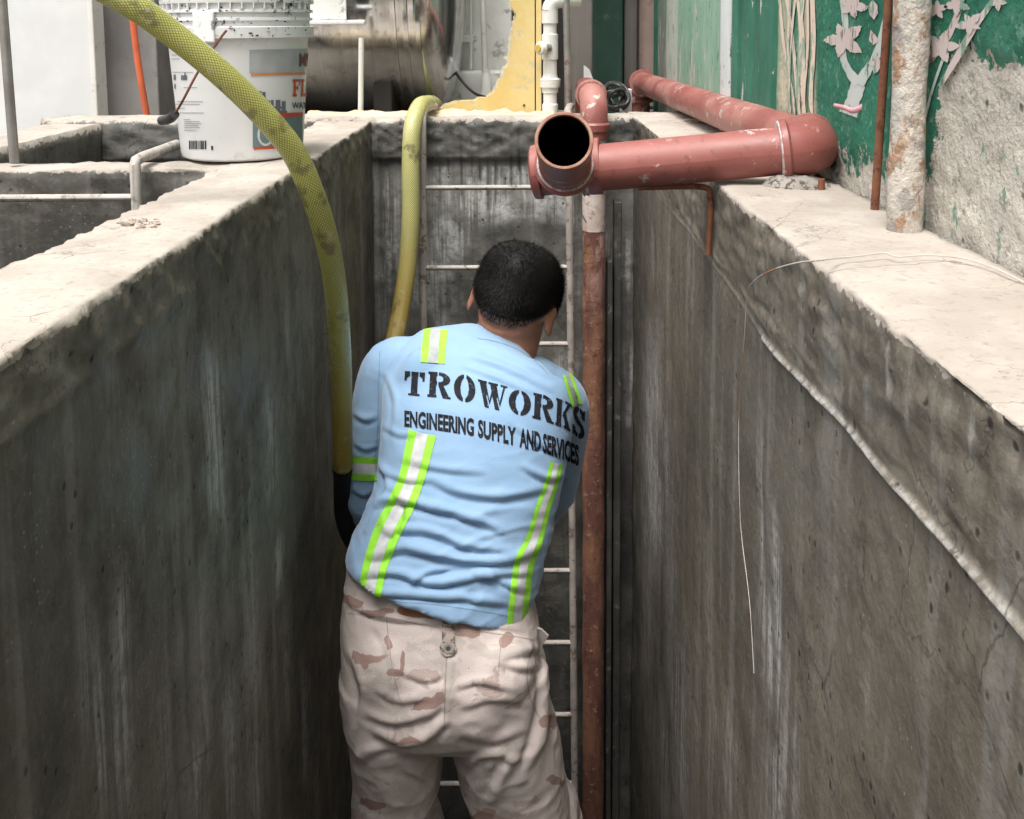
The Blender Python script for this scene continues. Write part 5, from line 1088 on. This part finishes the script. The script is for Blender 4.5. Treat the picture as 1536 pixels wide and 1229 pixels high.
bx = [600, 622, 659, 697, 739, 780, 815, 848, 862, 885]; by = [592, 594, 597, 603, 614, 623, 631, 643, 652, 668]
def base1(x): return np.interp(x, bx, by)
for ch, x0, x1, tp_ in (('T', 607, 637, 558), ('R', 642, 677, 559), ('O', 681, 713, 563), ('W', 716, 760, 575), ('O', 763, 796, 586), ('R', 799, 831, 593), ('K', 833, 856, 601), ('S', 858, 877, 612)):
    hh = base1((x0 + x1) / 2) - tp_
    g = raster(ST[ch], 56, 60, lambda u, v: (x0 + (x1 - x0) * u + .05 * hh * (v - .5), base1(x0 + (x1 - x0) * u) - hh * v)); drape('letter', g[0], g[1], sb, .0011, M_ink, shirt, .02)
b2x = [600, 607, 660, 711, 774, 811, 856, 880]; b2y = [640, 641, 647, 655, 670, 679, 694, 706]
for txt, x0, x1 in (('ENGINEERING', 607, 711), ('SUPPLY', 717, 774), ('AND', 779, 811), ('SERVICES', 814, 868)):
    g = raster(font_letters(txt, .04), int((x1 - x0) * 2.3), 44, lambda u, v: (x0 + (x1 - x0) * u, np.interp(x0 + (x1 - x0) * u, b2x, b2y) - np.interp(x0 + (x1 - x0) * u, [607, 711, 774, 868], [25.5, 27, 29, 32]) * v)); drape('lettering', g[0], g[1], sb, .0011, M_ink, shirt, .02)
def tape(cent, hw, nl, mid=M_silver, cut=.40):
    for lo, hi, m_ in ((-1, -cut, M_lime), (-cut, cut, mid), (cut, 1, M_lime)):
        g = strip_grid(cent, hw, lo, hi, 4, nl); drape('reflective_tape', g[0], g[1], sb, .0016 if m_ is M_lime else .0020, m_, shirt, .03)
tape([(634, 650), (617, 720), (604, 752), (581, 799), (562, 855), (552, 912)], [21, 19, 20, 20, 18, 17], 90)
tape([(834, 695), (828, 720), (814, 761), (800, 811), (786, 844), (780, 886), (774, 940)], [10, 10, 11, 13, 15, 15, 15], 80)
tape([(654, 494), (652, 512), (649, 545)], [18, 18, 18], 40, M_grtape); tape([(850, 562), (857, 584), (865, 608)], [7, 8, 8], 30, M_grtape)
for ya, yb, m_ in ((684, 694.5, M_lime), (694.5, 710, M_silver), (710, 720, M_lime)):
    pts, F = quadgrid(522, ya, 566, yb, 30, 4, 1.5); drape('sleeve_band', pts, F, sb, .0016, m_, shirt, .02)
def seam(cent, w, mat, par, bvh, name='seam', off=.0007, nl=50):
    g = strip_grid(cent, [w, w], -1, 1, 1, nl); drape(name, g[0], g[1], bvh, off, mat, par, .03)
M_seam = mat_plain('blue_seam', (0.20, 0.33, 0.48), None, .85, 60, 0)
seam([(570, 527), (568, 590), (566, 650), (562, 690)], .55, M_seam, shirt, sb); seam([(716, 508), (740, 512), (775, 524), (806, 545), (822, 562)], .35, M_seam, shirt, sb, 'collar_seam'); seam([(530, 884), (580, 900), (660, 908), (740, 920), (790, 932)], .5, M_seam, shirt, sb)

# --- trousers
mb = MB()
pel = [(647, 812, 1.808, 128, .096), (651, 850, 1.803, 138, .106), (655, 884, 1.80, 146, .114), (658, 915, 1.795, 152, .122), (660, 950, 1.785, 156, .133), (661, 985, 1.777, 156, .142), (664, 1020, 1.777, 157, .143), (667, 1046, 1.78, 150, .127), (667, 1062, 1.785, 136, .10)]
mb.loft(frame_rings(pel, 44, 2.4))
def leg(lst, low):
    rg = frame_rings(lst, 32, 2.2); 
    for (c, a, b) in low:
        th = np.linspace(0, 2 * math.pi, 32, endpoint=False); rg.append(np.array(c) + np.c_[np.cos(th) * a, -np.sin(th) * b, 0 * th] if False else np.array(c) + np.c_[np.cos(th) * a, np.sin(th) * b * -1, 0 * th])
    mb.loft(rg)
leg([(586, 1000, 1.775, 82, .118), (590, 1055, 1.775, 79, .115), (595, 1100, 1.785, 75, .108), (597, 1150, 1.80, 71, .102), (591, 1205, 1.81, 65, .098), (584, 1275, 1.82, 61, .096)], [])
leg([(742, 1000, 1.775, 82, .118), (748, 1055, 1.775, 82, .115), (757, 1100, 1.785, 84, .108), (767, 1150, 1.80, 84, .104), (779, 1205, 1.81, 79, .101), (790, 1275, 1.825, 75, .098)], [])
for (k0, a0, x, Y0, w0) in ((LK, LA, 583, 1.815, .072), (RK, RA, 788, 1.82, .088)):
    t0 = P(x, 1245, Y0); pts = [t0, t0 * .5 + k0 * .5, k0, k0 * .5 + a0 * .5, a0 + np.array([0, 0, .03])]; mb.tube(spline(pts, 4), np.interp(np.linspace(0, 1, 17), [0, .25, .6, 1], [w0, w0 + .004, .082, .075]), 24)
for (x, y) in ((594, 1000), (736, 1003)): mb.ball(P(x, y, 1.712), (.080, .070, .080), None, 18, 14)
TV, TF, TE = remesh(mb, 0.0046, 7)
tf = [([(560, 1128), (610, 1142), (650, 1128), (672, 1105)], .010, 10), ([(545, 1100), (590, 1112), (640, 1100), (668, 1085)], .007, 10), ([(672, 985), (668, 1050), (666, 1120)], .006, 8), ([(690, 1130), (740, 1140), (790, 1120)], .005, 12), ([(560, 940), (580, 1000), (590, 1060)], .003, 9), ([(800, 1000), (815, 1060), (800, 1140), (770, 1200)], .008, 11), ([(770, 1150), (745, 1190), (730, 1229)], .008, 11), ([(750, 990), (790, 1005), (818, 1000)], .006, 10), ([(745, 1020), (780, 1030), (815, 1030)], .005, 9), ([(520, 1000), (540, 1060), (535, 1120)], .005, 9),
      ([(530, 1170), (580, 1150), (640, 1165)], .006, 12), ([(600, 1180), (640, 1200), (650, 1225)], .005, 10), ([(590, 1030), (640, 1048), (668, 1040)], .004, 8), ([(520, 905), (560, 925), (640, 935), (720, 938), (790, 950)], .005, 7), ([(680, 1060), (720, 1050), (770, 1062)], .005, 9), ([(690, 1090), (740, 1075), (790, 1085)], .005, 9), ([(560, 1060), (600, 1080), (640, 1070)], .004, 9), ([(820, 1080), (835, 1140), (850, 1200)], .006, 9), ([(700, 1180), (730, 1160), (780, 1170)], .005, 9)]
TV = folds(TV, TF, [([(x, y - 25) if y > 990 else (x, y) for x, y in a], b * .85, c * .72) for a, b, c in tf]); q_ = TV + .03 * np.stack([fbm(TV * 7, 54, 2), fbm(TV * 7, 55, 2), fbm(TV * 7, 56, 2)], -1)
rdg = (1 - np.abs(fbm(q_ * np.array([9, 9, 13]), 51, 2)) * 2.2).clip(0, 1) ** 2.5; rdg2 = (1 - np.abs(fbm(q_ * np.array([24, 24, 30]), 57, 2)) * 2.2).clip(0, 1) ** 2
TV = TV + vnormals(TV, TF) * (rdg * .0030 + rdg2 * .0013)[:, None]; TV = smoothv(TV, TE, 1, .4)
px, py = proj(TV); camo = np.zeros(len(TV)); pale = np.zeros(len(TV)); jx, jy = 16 * fbm(TV * 30, 5, 3), 13 * fbm(TV * 30, 6, 3)
for (x, y, rx, ry) in ((528, 905, 14, 8), (560, 920, 26, 7), (555, 988, 22, 6), (575, 968, 5, 12), (541, 990, 8, 14), (605, 995, 5, 16), (597, 1008, 12, 5), (700, 948, 20, 12), (735, 936, 30, 6), (760, 960, 14, 8), (638, 1060, 26, 8), (660, 1052, 12, 10), (826, 1082, 10, 12), (836, 1172, 20, 8), (556, 1205, 22, 8), (612, 1112, 26, 6), (722, 1226, 18, 8)):
    camo = np.maximum(camo, np.exp(-((px + jx - x) / rx) ** 2 * .8 - ((py + jy - y) / ry) ** 2 * .8))
lower = sstep(1.0, .8, TV[:, 2]); back = (TV[:, 1] > 1.80); camo = np.where(back | (py > 1240), sstep(.1, .5, fbm(TV * 9, 7, 3)), camo)
pale = sstep(-.1, .5, fbm(TV * 6, 8, 3))
def mat_camo():
    k = Mt('sand_camouflage_cotton', .9, spec=.15); n = k.noise(60, 4, .7)
    c = k.mix(k.attr('pale'), (0.58, 0.50, 0.470), (0.52, 0.46, 0.43)); c = k.mix(k.rng(k.noise(11, 5, .6, k.pos((1, 1, 1), (1, 1, 1)), .6), .53, .55, 0, .6), c, (0.44, 0.395, 0.355)); c = k.mix(k.rng(k.noise(9, 5, .6, k.pos((1, 1, 1.2), (4, 2, 1)), .6), .60, .62, 0, .8), c, (0.40, 0.305, 0.275))
    c = k.mix(k.rng(k.math('ADD', k.attr('camo'), k.rng(n, .3, .7, -.08, .08)), .42, .50), c, (0.335, 0.225, 0.195))
    sp = k.math('MULTIPLY', k.rng(k.noise(75, 4, .7, k.pos((1, 1, .5))), .66, .70), k.rng(k.noise(7, 3), .5, .65)); c = k.mix(sp, c, (0.10, 0.085, 0.075))
    c = k.mix(k.rng(k.noise(16, 5, .65), .55, .78, 0, .35), c, (0.22, 0.19, 0.16))
    return k.out(c, .9, k.bump(k.math('ADD', k.noise(380, 2), k.math('MULTIPLY', k.noise(50, 3), .6)), .3, .002))
M_camo = mat_camo()
trou = mk('trousers', TV, TF, M_camo, person, True, attrs=dict(camo=camo, pale=pale)); tb = bvh_of(TV, TF)
M_tseam = mat_plain('trouser_stitching', (0.40, 0.33, 0.29), None, .9, 60, 0)
for ln in ([(522, 920), (580, 926), (660, 942), (740, 950), (800, 960)], [(580, 926), (583, 960), (590, 1010), (600, 1050)], [(752, 955), (748, 1000), (742, 1040)], [(670, 985), (668, 1040), (666, 1100)], [(512, 940), (518, 985), (530, 1005)], [(800, 965), (790, 1010), (800, 1060), (828, 1100)]): seam(ln, .6, M_tseam, trou, tb, 'stitching')
M_tab = mat_plain('stained_webbing', (0.42, 0.35, 0.31), (0.34, 0.28, 0.24), .9, 30, .4, (0.05, 0.04, 0.035), .58)
g = raster(OR(rect(.12, .15, .88, 1), ell(.5, .17, .5, .17)), 24, 56, lambda u, v: (660 + 25 * u, 985 - 78 * v)); drape('belt_tab', g[0], g[1], tb, .0045, M_tab, trou, .02)
g = raster(SUB(ell(.5, .5, .5, .5), ell(.5, .5, .26, .26)), 20, 20, lambda u, v: (665 + 15 * u, 980 - 15 * v)); drape('snap_ring', g[0], g[1], tb, .0060, M_galv, trou, .02)
g = raster(ell(.5, .5, .5, .5), 12, 12, lambda u, v: (669 + 7 * u, 976 - 7 * v)); drape('snap_stud', g[0], g[1], tb, .0056, M_cable, trou, .02)
# loose pocket flaps at the sides
def flap(name, pts, Y, th):
    V = [P(x, y, Y + (.004 * i)) for i, (x, y) in enumerate(pts)]; o_ = mk(name, V, [tuple(range(len(pts)))], M_camo, trou); s_ = o_.modifiers.new('t', 'SOLIDIFY'); s_.thickness = th; return o_
flap('pocket_flap', [(796, 938), (812, 942), (823, 952), (814, 966), (806, 972), (798, 960)], 1.76, .004)
for f in (LA, RA):
    mb = MB(); mb.tube([f + np.array([0, 0, .10]), f + np.array([0, 0, .02]), f + np.array([0, .01, -.03])], [.052, .050, .050], 20); mb.tube([f + np.array([0, -.035, -.045]), f + np.array([0, .06, -.045]), f + np.array([0, .14, -.052]), f + np.array([0, .20, -.060])], [.044, .046, .044, .028], 20)
    V, F, E_ = remesh(mb, .008, 4); V[:, 2] = np.maximum(V[:, 2], 0.002); mk('boot', V, F, M_cable, person, True)
